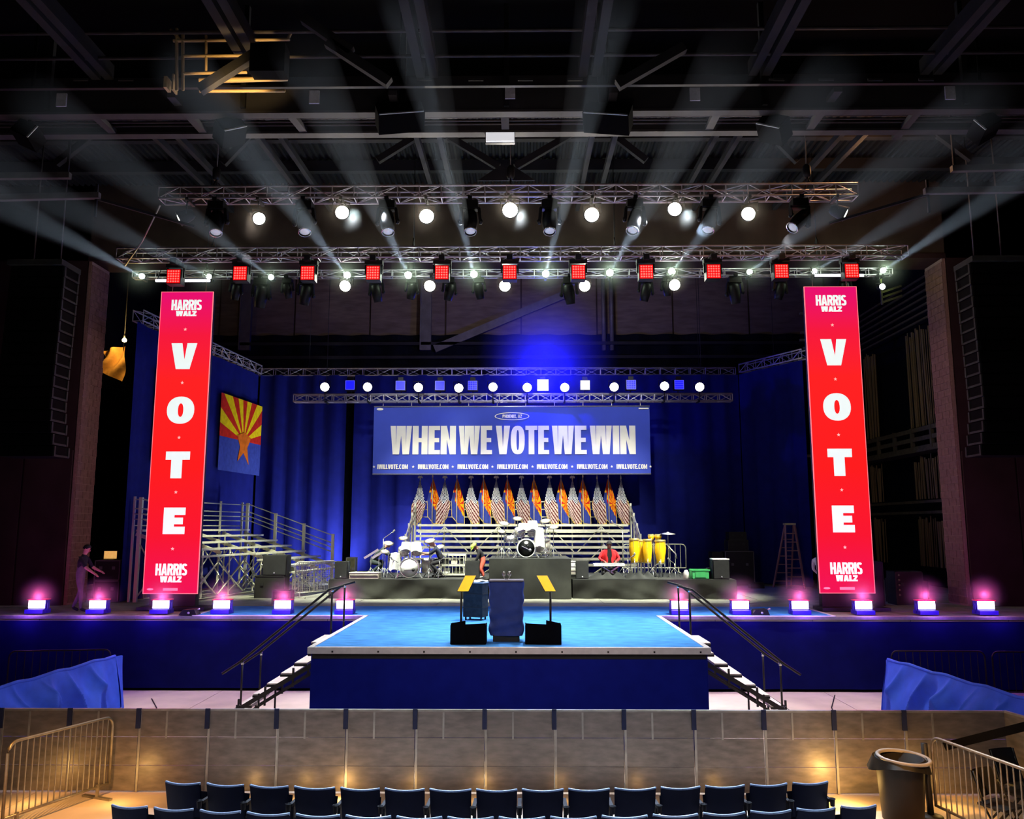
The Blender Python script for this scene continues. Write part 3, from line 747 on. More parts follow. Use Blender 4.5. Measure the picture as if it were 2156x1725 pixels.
def moving_head(label, group, base, d, sc, lens, rim=True):
    base = V(base); d = V(d).normalized()
    t = thing('moving_head_light', label, 'stage light', base, group)
    b = MB(); b.box(base + V((0, 0, -.09 * sc)), (.36 * sc, .3 * sc, .18 * sc)); b.box(base + V((0, 0, .03)), (.1, .48, .08)); b.build('base', 'fixture_black', t)
    c = base + V((0, 0, -.48 * sc)); x = V((1, 0, 0)); x = (x - d * x.dot(d)).normalized()
    b = MB()
    for s in (-1, 1):
        b.bar(c + x * s * .23 * sc, V((c.x + s * .2 * sc, c.y, base.z - .17 * sc)), .07 * sc, .14 * sc)
        b.lathe([(.06 * sc, -.04 * sc), (.07 * sc, .02 * sc), (.03 * sc, .05 * sc)], c + x * s * .235 * sc, x * s, 10)
    b.bar(V((c.x - .22 * sc, c.y, base.z - .17 * sc)), V((c.x + .22 * sc, c.y, base.z - .17 * sc)), .14 * sc, .05 * sc)
    b.build('yoke', 'fixture_black', t)
    b = MB(); b.lathe([(.1 * sc, -.3 * sc), (.15 * sc, -.24 * sc), (.165 * sc, -.05 * sc), (.16 * sc, .1 * sc), (.135 * sc, .3 * sc), (.12 * sc, .3 * sc), (.12 * sc, .27 * sc)], c, d, 14); b.build('head', 'fixture_black', t)
    b = MB(); b.lathe([(.118 * sc, 0), (.09 * sc, .02 * sc), (.001, .03 * sc)], c + d * .275 * sc, d, 14); b.build('lens', lens, t)
    if rim:
        b = MB(); b.lathe([(.136 * sc, .27 * sc), (.15 * sc, .29 * sc), (.15 * sc, .315 * sc), (.128 * sc, .315 * sc)], c, d, 16, caps=False); b.build('rim', 'chrome', t)
    return t
ztopU = zz - .17; ZT3 = zz3 - .12
for i, p in enumerate(UP_W):
    L = P(p[0], p[1], Y_UP - .25)
    par_can('%s from the left of the big warm round lamps glowing under the uppermost truss' % ORD[i], 'warm lamps under the uppermost truss', L, (CAM - L) * .35 + V((CX - L.x, -4, -7)) * .5, [.15, .165, .175, .185, .175, .165, .165][i], 'lens_white', ztopU, Y_UP)
for i, p in enumerate(UP_EDGE):
    L = P(p[0], p[1], Y_UP - .2); s = 1 if i else -1
    par_can('white lamp seen edge on at the %s end of the uppermost truss' % ('right' if i else 'left'), 'edge on lamps of the uppermost truss', L, (s * .95, -.32, -.55), .16, 'lens_white', ztopU, Y_UP)
for i, (px, sx) in enumerate(((455, .1), (640, .15), (815, .12), (990, 0.03), (1157, 0), (1337, -.25), (1495, -.25), (1685, -.9))):
    bse = P(px, 430, Y_UP - .1)
    moving_head('%s from the left of the large black moving heads hanging from the uppermost truss' % ORD[i], 'black moving heads of the uppermost truss', V((bse.x, Y_UP, zz - .20)), (sx, -.35, -.9), 1.05, 'lens_pale')
for i, p in enumerate(BEAM):
    S_ = P(p[0], p[1], Y_THIRD - .2); E_ = P(BEAM_END[i][0], BEAM_END[i][1], 12.5); d = (E_ - S_).normalized()
    par_can('%s cold white beam light from the left on the thin middle truss' % ORD[i], 'beam lights of the thin truss', S_, (d * .45 + (CAM - S_).normalized() * .6), .105 if 2 < i < 9 else .085, 'lens_cool', ZT3, Y_THIRD)
for i, p in enumerate(LOW_W):
    L = P(p[0], p[1], Y_THIRD - .45)
    par_can('%s warm round lamp from the left in the lowest row under the red lamps' % ORD[i], 'round lamps below the red lamps', L, (0, -.8, -.35), .165, 'lens_white', ZT3, Y_THIRD)
for i, (px, py, sc) in enumerate(((558, 588, 1.1), (612, 582, .75), (650, 585, 1.0), (797, 590, .9), (948, 592, .85), (1197, 592, 1.0), (1356, 590, .9), (1540, 575, 1.0), (1635, 590, .85), (1400, 590, .7), (870, 590, .8), (1010, 590, .8), (505, 585, .8), (1770, 590, .8))):
    bse = P(px, py, Y_THIRD + .3)
    moving_head('%s unlit black moving head from the left hanging under the thin middle truss' % ORD[sorted([558, 612, 650, 797, 948, 1197, 1356, 1540, 1635, 1400, 870, 1010, 505, 1770]).index(px)], 'unlit moving heads under the thin truss', V((bse.x, Y_THIRD + .02, ZT3 - .02)), (.15 if i % 2 else -.2, .3, -.9), sc, 'black', rim=False)
for i, px in enumerate(RED):
    L = P(px, 576 + (6 if px < 400 else 0) - (px - 300) * .004, Y_MID - .15)
    t = thing('led_wash_lamp', '%s red glowing square lamp from the left under the long truss' % ORD[i], 'stage light', L, 'red square lamps')
    b = MB(); b.bbox(L + V((-.2, .02, -.21)), L + V((.2, .3, .21))); b.bbox(L + V((-.15, .3, -.15)), L + V((.15, .38, .15))); b.build('housing', 'black', t)
    b = MB(); b.bbox(L + V((-.18, 0, -.19)), L + V((.18, .03, .19))); b.build('led_panel', 'led_red', t)
    b = MB()
    for u in range(5):
        for v in range(5):
            b.lathe([(.026, 0), (.02, .014), (.001, .02)], L + V(((u - 2) * .068, 0, (v - 2) * .072)), (0, -1, 0), 8)
    o = b.build('led_lens', 'led_red_hot', t)
    b = MB(); b.bar(L + V((-.23, .15, 0)), L + V((-.23, .15, .3)), .04, .06); b.bar(L + V((.23, .15, 0)), L + V((.23, .15, .3)), .04, .06); b.box(L + V((0, .15, .32)), (.5, .2, .12)); b.build('yoke', 'black', t)
    b = MB(); b.box(L + V((0, .15, .40)), (.16, .5, .16)); b.build('clamp', 'black', t)
for i, p in enumerate(REAR_W):
    L = P(p[0], p[1], Y_REAR - .5)
    par_can('%s small white round lamp from the left on the rear truss' % ORD[i], 'round lamps on the rear truss', L, (CAM - L) * .05 + V((0, -1, -.35)), .17, 'lens_white', 8.86, Y_REAR)
for i, p in enumerate(REAR_B):
    L = P(p[0], p[1], Y_REAR - .3); hot = i in (4, 5)
    t = thing('led_wash_lamp', '%s square lamp from the left on the rear truss, %s' % (ORD[i], 'glowing white' if hot else 'glowing blue'), 'stage light', L, 'square lamps on the rear truss')
    s = .21 if i == 4 else .17
    b = MB(); b.bbox(L + V((-.2, .02, -.2)), L + V((.2, .28, .2))); b.build('housing', 'black', t)
    b = MB(); b.bbox(L + V((-s, 0, -s)), L + V((s, .03, s))); b.build('led_panel', 'led_blown' if hot else 'led_blue', t)
    if not hot:
        b = MB()
        for k in (-1, 1):
            b.bbox(L + V((-s, -.012, k * s - .008)), L + V((s, 0, k * s + .008))); b.bbox(L + V((k * s - .008, -.012, -s)), L + V((k * s + .008, 0, s)))
        if i in (3, 6, 7):
            for k in range(3): b.bbox(L + V((-s, -.01, -.09 + k * .09 - .006)), L + V((s, 0, -.09 + k * .09 + .006)))
            if i < 7:
                for k in range(3): b.bbox(L + V((-.09 + k * .09 - .006, -.01, -s)), L + V((-.09 + k * .09 + .006, 0, s)))
        b.build('led_lens', 'led_blue_hot', t)
    b = MB(); b.box(L + V((0, .14, .27)), (.2, .12, .14)); b.build('yoke', 'black', t)
    b = MB(); b.tube([L + V((0, .14, .3)), V((L.x, Y_REAR + .0, 8.9 if L.z < 8.9 else 9.2))], .02, 6); b.build('clamp', 'black', t)
for i, p in enumerate(FOOT):
    L = P(p[0], p[1] + 2, 21.55)
    t = thing('footlight', '%s footlight from the left along the stage front, white face with magenta and violet glow' % ORD[i], 'footlight', (L.x, 21.7, ZD), 'footlights on the stage edge')
    z = L.z
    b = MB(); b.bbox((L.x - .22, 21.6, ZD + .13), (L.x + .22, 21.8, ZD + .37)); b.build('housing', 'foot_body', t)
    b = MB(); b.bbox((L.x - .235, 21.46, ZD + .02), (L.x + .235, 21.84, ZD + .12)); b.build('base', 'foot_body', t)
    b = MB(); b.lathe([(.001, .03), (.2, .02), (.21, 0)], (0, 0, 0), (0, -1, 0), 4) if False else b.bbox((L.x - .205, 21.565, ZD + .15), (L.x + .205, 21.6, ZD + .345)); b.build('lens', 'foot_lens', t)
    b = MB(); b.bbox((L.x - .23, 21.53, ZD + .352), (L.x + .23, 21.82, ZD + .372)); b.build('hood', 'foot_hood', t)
    for s in (-1, 1):
        b = MB(); b.bar((L.x + s * .24, 21.68, ZD + .05), (L.x + s * .24, 21.68, ZD + .28), .02, .07); b.build('bracket', 'foot_body', t)
for i, (x0, x1, y) in enumerate(((328, 442, 591), (1716, 1818, 580))):
    a = P(x0, y, Y_THIRD - .9); c = P(x1, y, Y_THIRD - .9)
    t = thing('tube_lamp', 'white glowing batten above the %s red vertical screen' % ('right' if i else 'left'), 'batten light', (a + c) / 2)
    b = MB(); b.tube([a, c], .04, 8); b.build('tube', 'tube_white', t)
    b = MB(); b.bbox(V((a.x, a.y + .03, a.z - .04)), V((c.x, a.y + .1, a.z + .06))); b.build('batten', 'black', t)
    for e in (a, c):
        b = MB(); b.tube([e + V((0, .06, 0)), V((e.x, e.y + .3, 11.5))], .012, 6); b.build('drop_cable', 'black', t)

# beams of light through the haze, each lit by a real spot lamp
hz = haze_material('haze', (0.75, 0.88, 1.0), 0.03, 0.2); M['haze'] = hz
for i, p in enumerate(BEAM):
    S_ = P(p[0], p[1], Y_THIRD - .2); E_ = P(BEAM_END[i][0], BEAM_END[i][1], 12.5); d = (E_ - S_).normalized()
    E_ = S_ + d * 13.5
    L = (E_ - S_).length; S2 = S_ + d * .12
    b = MB(); b.lathe([(.05, 0), (.055 + .029 * L, L - .12)], S2, d, 16, smooth=True)
    o = b.build('light_beam', 'haze')
    tag(o, '%s pale shaft of light from the left in the haze above the stage' % ORD[i], 'light beam', 'light shafts in the haze', 'stuff')
    spot('beam_lamp', S2 + d * .03, E_, (7, 5, 5, 10, 11, 11, 11, 10, 6, 6, 5, 8)[i] * 1050, (.78, .9, 1.0), 3.7, .6, .03)
def puff(label, c, r, mname, squash=(1, 1, 1)):  # local haze balls added to form the halos round lamps
    b = MB(); b.lathe([(math.sin(k * PI / 10) * .98, -math.cos(k * PI / 10) * .98) for k in range(11)], (0, 0, 0), n=16)
    me = bpy.data.meshes.new('glow_haze'); me.from_pydata(b.v, [], b.f); me.materials.append(M[mname])
    o = bpy.data.objects.new('glow_haze', me); o.location = c; o.scale = V(squash) * r; COL.objects.link(o)
    return tag(o, label, 'haze', None, 'stuff')
M['blue_glow_haze'] = haze_material('blue_glow_haze', (0.12, 0.12, 1.0), 0.6, 0.0, True)  # blue light is put into the colour of this haze
M['foot_haze'] = haze_material('foot_haze', (1.0, 0.9, 1.0), 1.6, 0.0, True)
M['warm_haze'] = haze_material('warm_haze', (1.0, 0.93, 0.8), 0.075, 0.0, True)
M['cool_haze'] = haze_material('cool_haze', (0.9, 1.0, 0.9), 0.25, 0.0, True)
for nm, lst, Y, dy, col, pw, rr, mm in (('warm lamp from the left under the uppermost truss', UP_W, Y_UP, -.25, WARM, (60, 95, 150, 200, 150, 95, 70), .7, 'warm_haze'),
                        ('round lamp from the left in the lowest row', LOW_W, Y_THIRD, -.45, WARM, (60, 60, 60, 60, 60), .5, 'warm_haze'),
                        ('cold beam light from the left on the thin truss', BEAM, Y_THIRD, -.2, (.8, 1, .75), (14, 14, 12, 40, 55, 60, 60, 60, 45, 18, 18, 36), .85, 'cool_haze')):
    for i, p in enumerate(lst):
        L = P(p[0], p[1], Y + dy) + V((0, -.12, 0))
        puff('faint glow in the haze round the %s %s' % (ORD[i], nm), L, rr, mm)
        if mm == 'warm_haze': spot('lamp_glow', L + V((0, .04, 0)), L + V((0, -1, -.3)), pw[i] * 1.4, col, 165, .3, .06)
        else: point('lamp_glow', L + V((0, -.04, 0)), pw[i] * .6, col, .06)
S_ = P(1145, 790, Y_REAR - .55)
puff('deep blue glow in the haze over the white square lamp on the rear truss', P(1155, 745, Y_REAR - .8), 2.9, 'blue_glow_haze')
point('blue_lamp', S_, 800, (.0, .0, 1.0), .05)
for i, p in enumerate(FOOT):
    L = P(p[0], p[1], 21.55)
    puff('magenta glow in the haze over the %s footlight from the left' % ORD[i], L + V((0, .12, .3)), .62, 'foot_haze', (1.1, .5, 1))

# ================================================================== VERTICAL SCREENS
def vote_screen(side, x0, x1, zb, zt, pxr, y0, y1):
    Y = 22.6; t = thing('led_screen', 'tall narrow red glowing screen on the %s spelling a vertical word' % side, 'screen', ((x0 + x1) / 2, Y, ZD))
    b = MB(); b.bbox((x0, Y, zb), (x1, Y + .035, zt)); b.build('display', 'screen_red', t)
    b = MB(); b.bbox((x0 - .01, Y + .036, zb - .01), (x1 + .01, Y + .16, zt + .01)); b.build('cabinet', 'black', t)
    b = MB(); e = .018
    for a, c in (((x0 - e, zb), (x0, zt)), ((x1, zb), (x1 + e, zt)), ((x0 - e, zb - e), (x1 + e, zb)), ((x0 - e, zt), (x1 + e, zt + e))):
        b.bbox((a[0], Y - .004, a[1]), (c[0], Y + .03, c[1]))
    b.build('edge_glow', 'screen_edge', t)
    def zz(fr): return P(pxr, y0 + (y1 - y0) * fr, Y).z
    xc = (x0 + x1) / 2; W = x1 - x0; yf = Y - .002
    for f0, f1, f2, f3 in ((.026, .060, .061, .080), (.901, .940, .941, .963)):
        b = MB(); text_mesh(b, 'HARRIS', xc - W * .295, xc + W * .295, zz(f1), zz(f0), yf, .37, .18, .06); b.build('lettering', 'screen_letter', t)
        b = MB(); text_mesh(b, 'WALZ', xc - W * .20, xc + W * .20, zz(f3), zz(f2 + .002), yf, .42, .27, .05); b.build('lettering', 'screen_letter', t)
    for ch, f0, f1, wf in (('V', .170, .256, .50), ('O', .347, .437, .525), ('T', .529, .618, .46), ('E', .715, .803, .41)):
        b = MB(); h = zz(f0) - zz(f1); w_ = W * wf; ox = xc - w_ / 2; oz = zz(f1)
        if ch == 'V': pls = [[(0, h), (w_ * .42, h), (w_ * .535, h * .36), (w_ * .62, h), (w_, h), (w_ * .75, 0), (w_ * .22, 0)]]
        elif ch == 'O': pls = ringq(w_ / 2, h / 2, w_ / 2, h / 2, w_ * .40, h * .25, n=40, e=2.2)
        elif ch == 'T': pls = [rect(0, h * .69, w_, h), rect(w_ * .235, 0, w_ * .69, h * .69)]
        else: pls = [rect(0, 0, w_ * .5, h), rect(w_ * .5, 0, w_, h * .28), rect(w_ * .5, h * .72, w_, h), rect(w_ * .5, h * .37, w_ * .9, h * .62)]
        for pl in pls: b.poly([(ox + q[0], yf, oz + q[1]) for q in pl], (0, -1, 0), .004)
        b.build('letter', 'screen_letter', t)
    for f in (.124, .301, .483, .664, .852):
        b = MB(); b.poly(star_poly(xc, zz(f), .052, yf), (0, -1, 0), .004); b.build('star', 'screen_star', t)
    b = MB(); b.poly([(x0 + .18 + .09 * math.cos(k * PI / 8), yf, zz(.986) + .028 * math.sin(k * PI / 8)) for k in range(16)], (0, -1, 0), .003); b.build('mark', 'screen_mark', t)
    b = MB(); b.bbox((xc - .2, yf - .003, zz(.991)), (xc + .2, yf, zz(.982))); b.build('mark', 'screen_mark', t)
    for dx in (.18, .84):
        b = MB(); x = x0 + W * dx; b.tube([(x, Y + .08, zt), (x, Y + .08, zt + .55)], .012, 6); b.build('hanging_cable', 'galvanised', t)
    b = MB(); b.bbox((x0 - .05, Y - .25, ZD + .02), (x1 + .3, Y + .5, ZD + .10)); b.bbox((x0 + .1, Y + .17, ZD), (x1 - .1, Y + .42, zb + .3)); b.build('base', 'black', t)
    return t
vote_screen('left', -10.25, -8.79, 2.28, 10.69, 392, 615, 1250)
vote_screen('right', 8.02, 9.47, 2.31, 10.78, 1748, 605, 1248)

# ================================================================== SLOGAN BANNER
bx0, bx1, bz0, bz1 = -5.72, 4.96, 6.07, 8.69
t = thing('banner', 'wide blue slogan banner with cream block capitals hung over the flags', 'banner', ((bx0 + bx1) / 2, Y_REAR, bz0))
b = MB(); b.sheet(lambda u, v: (bx0 + (bx1 - bx0) * u, Y_REAR + .012 * math.sin(u * 20), bz0 + (bz1 - bz0) * v), 40, 2); b.build('sheet', 'banner_blue', t)
b = MB(); b.tube([(bx0, Y_REAR, bz0), (bx1, Y_REAR, bz0)], .03, 6); b.tube([(bx0, Y_REAR, bz1), (bx1, Y_REAR, bz1)], .03, 6); b.build('hem_pipe', 'aluminium', t)
yf = Y_REAR - .03
def bxp(px): return P(px, 930, Y_REAR).x
def bzp(py): return P(1080, py, Y_REAR).z
for s_, p0, p1 in (('WHEN', 822, 960), ('WE', 966, 1036), ('VOTE', 1044, 1156), ('WE', 1162, 1235), ('WIN', 1242, 1338)):
    b = MB(); text_mesh(b, s_, bxp(p0), bxp(p1), bzp(957), bzp(897), yf, .40, .15, .05, .008); b.build('lettering', 'white_print', t)
for pc in (828, 913, 996, 1079, 1162, 1246, 1329):
    b = MB(); text_mesh(b, 'IWILLVOTE.COM', bxp(pc - 32), bxp(pc + 32), bzp(988), bzp(978), yf, .36, .2, .08, .006); b.build('lettering', 'white_print', t)
for pc in (789, 871, 954, 1037, 1121, 1204, 1287, 1368):
    b = MB(); b.poly(star_poly(bxp(pc), bzp(983), .055, yf), (0, -1, 0), .006); b.build('star', 'white_print', t)
b = MB()
for pl in ringq(bxp(1078), bzp(877), .67, .155, .03, .03, n=40, e=2): b.poly([(q[0], yf, q[1]) for q in pl], (0, -1, 0), .006)
b.build('oval_outline', 'white_print', t)
b = MB(); text_mesh(b, 'PHOENIX, AZ', bxp(1058), bxp(1099), bzp(880.5), bzp(873.5), yf, .34, .2, .1, .006); b.build('lettering', 'white_print', t)
b = MB(); b.poly([(bxp(799) + .13 * math.cos(k * PI / 8), yf, bzp(861.5) + .05 * math.sin(k * PI / 8)) for k in range(16)], (0, -1, 0), .005); b.build('mark', 'white_print', t)
b = MB(); b.bbox((bxp(1346), yf - .005, bzp(862.5)), (bxp(1367), yf, bzp(859.5))); b.build('mark', 'white_print', t)
for k in range(10):
    x = bx0 + .35 + k * (bx1 - bx0 - .7) / 9
    b = MB(); b.tube([(x, Y_REAR, bz1), (x, Y_REAR, 8.9)], .014, 5); b.build('tie', 'white_print', t)

# ================================================================== FLAGS
def flag_us(t, x, y, zt, lean, wdt, seed):
    """furled flag: narrow at the top of the pole, spreading into a slanted striped tail"""
    H = 1.78
    def fn(u, v):
        wv = (.07 + .93 * min(1, (v / .55)) ** 1.1) * wdt * (1 - .35 * max(0, v - .6))
        c = x + lean * .16 * max(0, v - .3)
        s = u - .5
        xx = c + s * wv
        zz = zt - .12 - H * v + (.26 * (-abs(s - lean * .08) * 2 + .1) * -1 if False else 0)
        zz += max(0, v - .5) * 2 * (abs(s) * .42 + lean * s * -.28)
        return (xx, y - .03 - .1 * math.sin(min(1, v * 1.6) * PI / 2) * (1 - abs(s)) + .035 * math.sin(u * 19 + seed), zz)
    def mf(u, v):
        if v < .47 + .05 * math.sin(u * 9 + seed):
            return 3 if (int(u * 13) + int(v * 30)) % 2 else 2
        if v > .965 or u < .03 or u > .97: return 4
        k = (u - lean * 1.9 * (v - .47)) * 4.7
        return 0 if (k % 1.0) < .42 else 1
    b = MB(); b.sheet(fn, 40, 60, mfn=mf); return b.build('cloth', ['flag_red', 'flag_white', 'flag_blue', 'flag_star', 'fringe'], t)
def flag_az(t, x, y, zt, lean, wdt, seed):
    H = 1.80
    def fn(u, v):
        wv = (.07 + .93 * min(1, v / .5) ** .95) * wdt
        c = x + lean * .06 * v; s = u - .5
        zz = zt - .1 - H * v + max(0, v - .45) * 1.8 * (abs(s) * .3 - lean * s * .34)
        return (c + s * wv, y + .08 - .08 * (1 - abs(s)) * min(1, v * 2) + .03 * math.sin(u * 16 + seed), zz)
    def mf(u, v):
        if v > .965 or (u > .97 or u < .02) and v > .5: return 4
        cu, cv = .5 + .18 * lean + .12 * math.sin(seed), .56
        dx, dv = (u - cu) * 1.0, cv - v
        lim = .60 + (u - .5) * lean * .5
        if v > lim or (u - .5) * lean < -.22 and v > .3: return 2
        if math.hypot(dx, dv * .9) < .075: return 3
        a = math.atan2(dv, dx) / PI * 13
        return 0 if int(a + 40) % 2 == 0 else 1
    b = MB(); b.sheet(fn, 28, 40, mfn=mf); return b.build('cloth', ['az_red', 'az_yellow', 'az_blue', 'az_copper', 'fringe'], t)
FX = [(885, 'u'), (911, 'a'), (937, 'u'), (962, 'a'), (992, 'u'), (1018, 'a'), (1045, 'u'), (1068, 'a'), (1098, 'u'), (1124, 'a'), (1157, 'u'), (1181, 'a'), (1205, 'u'), (1227, 'a'), (1257, 'u'), (1281, 'a'), (1307, 'u')]
FY = 32.6; ZROW = ZD + 2.05; iu = ia = 0
for k, (px, ty) in enumerate(FX):
    tp_ = P(px, 1006 if ty == 'u' else 1003, FY); x = tp_.x; zt = tp_.z
    if ty == 'u':
        lab = '%s stars and stripes flag from the left on the top bleacher row' % ORD[iu]; iu += 1
    else:
        lab = '%s sunburst state flag from the left on the top bleacher row' % ORD[ia]; ia += 1
    t = thing('flag', lab, 'flag', (x, FY, ZROW), 'furled flags on poles behind the bleachers')
    b = MB(); b.tube([(x, FY, ZROW), (x, FY, zt)], .018, 6); b.build('pole', 'pole_wood', t)
    b = MB()
    if ty == 'u' and k < 14:
        b.lathe([(.02, -.08), (.035, -.06), (.02, -.04), (.03, 0)], (x, FY, zt), n=8)
        for s in (-1, 1): b.poly([(x, FY, zt - .01), (x + s * .09, FY, zt - .03), (x + s * .1, FY, zt + .02), (x + s * .05, FY, zt + .08), (x, FY, zt + .07)], (0, -1, 0), .03)
    else: b.lathe([(.02, -.06), (.032, -.02), (.022, .04), (.002, .13)], (x, FY, zt), n=8)
    b.build('finial', 'pole_wood', t)
    b = MB(); b.lathe([(.13, 0), (.12, .03), (.03, .06)], (x, FY, ZROW), n=10); b.build('base', 'chrome', t)
    if ty == 'u': flag_us(t, x, FY - .02, zt, -1 if k < 3 else 1, .54, k * 1.7)
    else: flag_az(t, x, FY + .05, zt, 1, .52, k * 1.3)

# large flags on the left side curtain (built flat, hung as printed cloth)
def wall_pt(yy, z, off=.16):
    q = (yy - 24.8) / 9.2; return (-12.0 + .95 * q + off, yy, z)
y0, y1 = 27.3, 30.4
za, zb_ = PX(443, 825, -11.62), PX(443, 990, -11.62)
ya_, yb_ = PX(443, 900, -11.62).y, PX(527, 900, -11.45).y
zt, zb = za.z, PX(527, 1004, -11.45).z
t = thing('state_flag', 'large sunburst state flag hung flat on the left navy curtain', 'flag', wall_pt(ya_, zb))
cz = zt - (zt - zb) * .56; cyy = (ya_ + yb_) / 2 + .05
def fpt(y, z, o=0.16): return wall_pt(y, z, o)
b = MB(); b.poly([fpt(ya_, zb), fpt(yb_, zb), fpt(yb_, cz), fpt(ya_, cz)], (1, 0, 0), .01); b.build('blue_field', 'az_blue', t)
corn = [(ya_, cz)]
b1 = MB(); b2 = MB()
per = []
for k in range(14):
    a = PI - PI * k / 13; dy, dz = math.cos(a), math.sin(a); hw = (yb_ - ya_) / 2; hh = zt - cz
    f = min((hw + (.05 if dy < 0 else -.05)) / abs(dy) if abs(dy) > 1e-6 else 1e9, hh / dz if dz > 1e-6 else 1e9)
    per.append((cyy + dy * f, cz + dz * f))
for k in range(13):
    p0, p1 = per[k], per[k + 1]; pts_ = [(cyy, cz), p0]
    if abs(p0[1] - zt) > 1e-4 and abs(p1[1] - zt) < 1e-4: pts_.append((ya_, zt))
    if abs(p0[1] - zt) < 1e-4 and abs(p1[1] - zt) > 1e-4: pts_.append((yb_, zt))
    pts_.append(p1)
    b = MB(); b.poly([fpt(*q) for q in pts_], (1, 0, 0), .012); b.build('ray', 'az_red' if k % 2 == 0 else 'sun_yellow', t)
b = MB(); cc = [(-.5, 0), (-.6, .28), (0, .55), (.6, .28), (.5, 0), (.32, -.4), (.5, -1.45), (0, -.75), (-.5, -1.35), (-.32, -.4)]
b.poly([fpt(cyy + q[0] * 1.0, cz + q[1] * .62, .185) for q in cc], (1, 0, 0), .01); b.build('star', 'az_copper', t)
t = thing('national_flag', 'large stars and stripes flag hung on the left navy curtain behind the red screen', 'flag', wall_pt(25.9, 5))
ya_, yb_ = PX(322, 900, -11.8).y, PX(322, 900, -11.8).y + 3.1
zt = PX(330, 772, -11.75).z; zb = PX(320, 966, -11.75).z
hs = (zt - zb) / 13
for k in range(13):
    b = MB(); z1 = zt - k * hs; b.poly([fpt(ya_, z1 - hs), fpt(yb_, z1 - hs), fpt(yb_, z1), fpt(ya_, z1)], (1, 0, 0), .01); b.build('stripe', 'flag_red' if k % 2 == 0 else 'flag_white', t)
b = MB(); b.poly([fpt(ya_, zt - 7 * hs, .172), fpt(ya_ + 1.5, zt - 7 * hs, .172), fpt(ya_ + 1.5, zt, .172), fpt(ya_, zt, .172)], (1, 0, 0), .01); b.build('canton', 'flag_blue', t)
b = MB()
for i in range(9):
    for j in range(6 if i % 2 == 0 else 5):
        yy = ya_ + .13 + j * .25 + (0 if i % 2 == 0 else .125); z_ = zt - (i + .7) * 7 * hs / 9.4
        x_ = fpt(yy, z_, .186)[0]
        b.poly([(x_, yy + math.sin(q * PI / 5) * (.1 if q % 2 == 0 else .04), z_ + math.cos(q * PI / 5) * (.1 if q % 2 == 0 else .04)) for q in range(10)], (1, 0, 0), .004)
o = b.build('star_field', 'flag_star', t)

# ================================================================== BLEACHERS
t = thing('bleachers', 'silver centre bleachers with bare plank rows in front of the flags', 'bleachers', (0, 31.5, ZD))
bxa, bxb = -4.05, 4.15
for k in range(8):
    y, z = 32.35 - .3 * k, 4.17 - .205 * k
    b = MB(); b.bbox((bxa, y - .12, z - .085), (bxb, y + .12, z)); b.build('seat_plank' if k % 2 == 0 else 'foot_plank', 'bleacher_metal', t)
b = MB(); b.bbox((bxa, 32.45, ZROW - .05), (bxb, 32.85, ZROW)); b.build('walkway', 'bleacher_metal', t)
for s, xs in ((-1, bxa - .12), (1, bxb + .12)):
    for k in range(4):
        y, z = 32.4 - .7 * k, 4.98 - .39 * k
        rod('post', (xs + s * .02 * k, y, ZD + .0), (xs + s * .02 * k, y, z), .034, 'bleacher_metal', t, True, .05)
    for dz in (.08, .3, .52):
        b = MB(); b.tube([(xs, 32.4, 4.98 - dz), (xs + s * .06, 30.3, 3.81 - dz)], .02, 6); b.build('side_rail', 'bleacher_metal', t)
for z in (4.45, 4.75, 5.05):
    b = MB(); b.tube([(bxa - .1, 32.75, z), (bxb + .1, 32.75, z)], .022, 6); b.build('back_rail', 'bleacher_metal', t)
for x in (-4, -2, 0, 2, 4): rod('post', (x, 32.8, ZD), (x, 32.8, 5.1), .03, 'bleacher_metal', t)
for xc_ in (-3.0, -.9, 1.1, 3.1):
    for y in (30.35, 31.3, 32.3):
        zt = 2.75 + (y - 30.35) * .68
        rod('strut', (xc_, y, ZD), (xc_, y, zt), .03, 'bleacher_metal', t)
        for s in (-1, 1): rod('brace', (xc_, y, zt), (xc_ + s * .95, y, max(ZD + .05, zt - 1.0)), .026, 'bleacher_metal', t)
    rod('brace', (xc_ - .9, 30.9, ZD + .25), (xc_ + .9, 30.9, ZD + .25), .022, 'bleacher_metal', t)
    rod('brace', (xc_ - .8, 30.2, 2.2), (xc_ + .2, 30.2, 2.85), .02, 'bleacher_metal', t)
    b = MB(); b.bar((xc_, 30.2, 2.5), (xc_, 32.5, 4.0), .05, .08); b.build('stringer', 'bleacher_metal', t)

t = thing('bleachers', 'silver bleachers angled on the left wing behind the red screen', 'bleachers', (-9.5, 27.8, ZD))
O_ = V((-11.55, 24.95, 0)); u_ = V((.19, .98, 0)).normalized(); n_ = V((.98, -.19, 0)).normalized(); LL = 6.3
def bl(s, k, z): return O_ + u_ * s + n_ * k + V((0, 0, z))
for k in range(7):
    z = 3.95 - .19 * k; S0 = 0 if k < 4 else 2.6
    b = MB(); b.bar(bl(S0, .58 * k, z), bl(LL, .58 * k, z), .24, .06); b.build('seat_plank', 'bleacher_metal', t)
    b = MB(); b.bar(bl(S0, .58 * k + .28, z - .2), bl(LL, .58 * k + .28, z - .2), .24, .05); b.build('foot_plank', 'bleacher_metal', t)
for e, cols in ((0, 1), (LL, 1)):
    for k in ((0, 2, 3) if e == 0 else (0, 2, 4, 6)):
        rod('post', bl(e, .58 * k, ZD), bl(e, .58 * k, 4.95 - .19 * k), .05, 'bleacher_metal', t, True)
    for dz in (.06, .34, .5, .66):
        b = MB(); b.tube([bl(e, -.2, 4.95 - dz), bl(e, .1, 4.95 - dz), bl(e, .58 * (3 if e == 0 else 6), 4.95 - dz - .19 * (3 if e == 0 else 6))], .02, 6); b.build('end_rail', 'bleacher_metal', t)
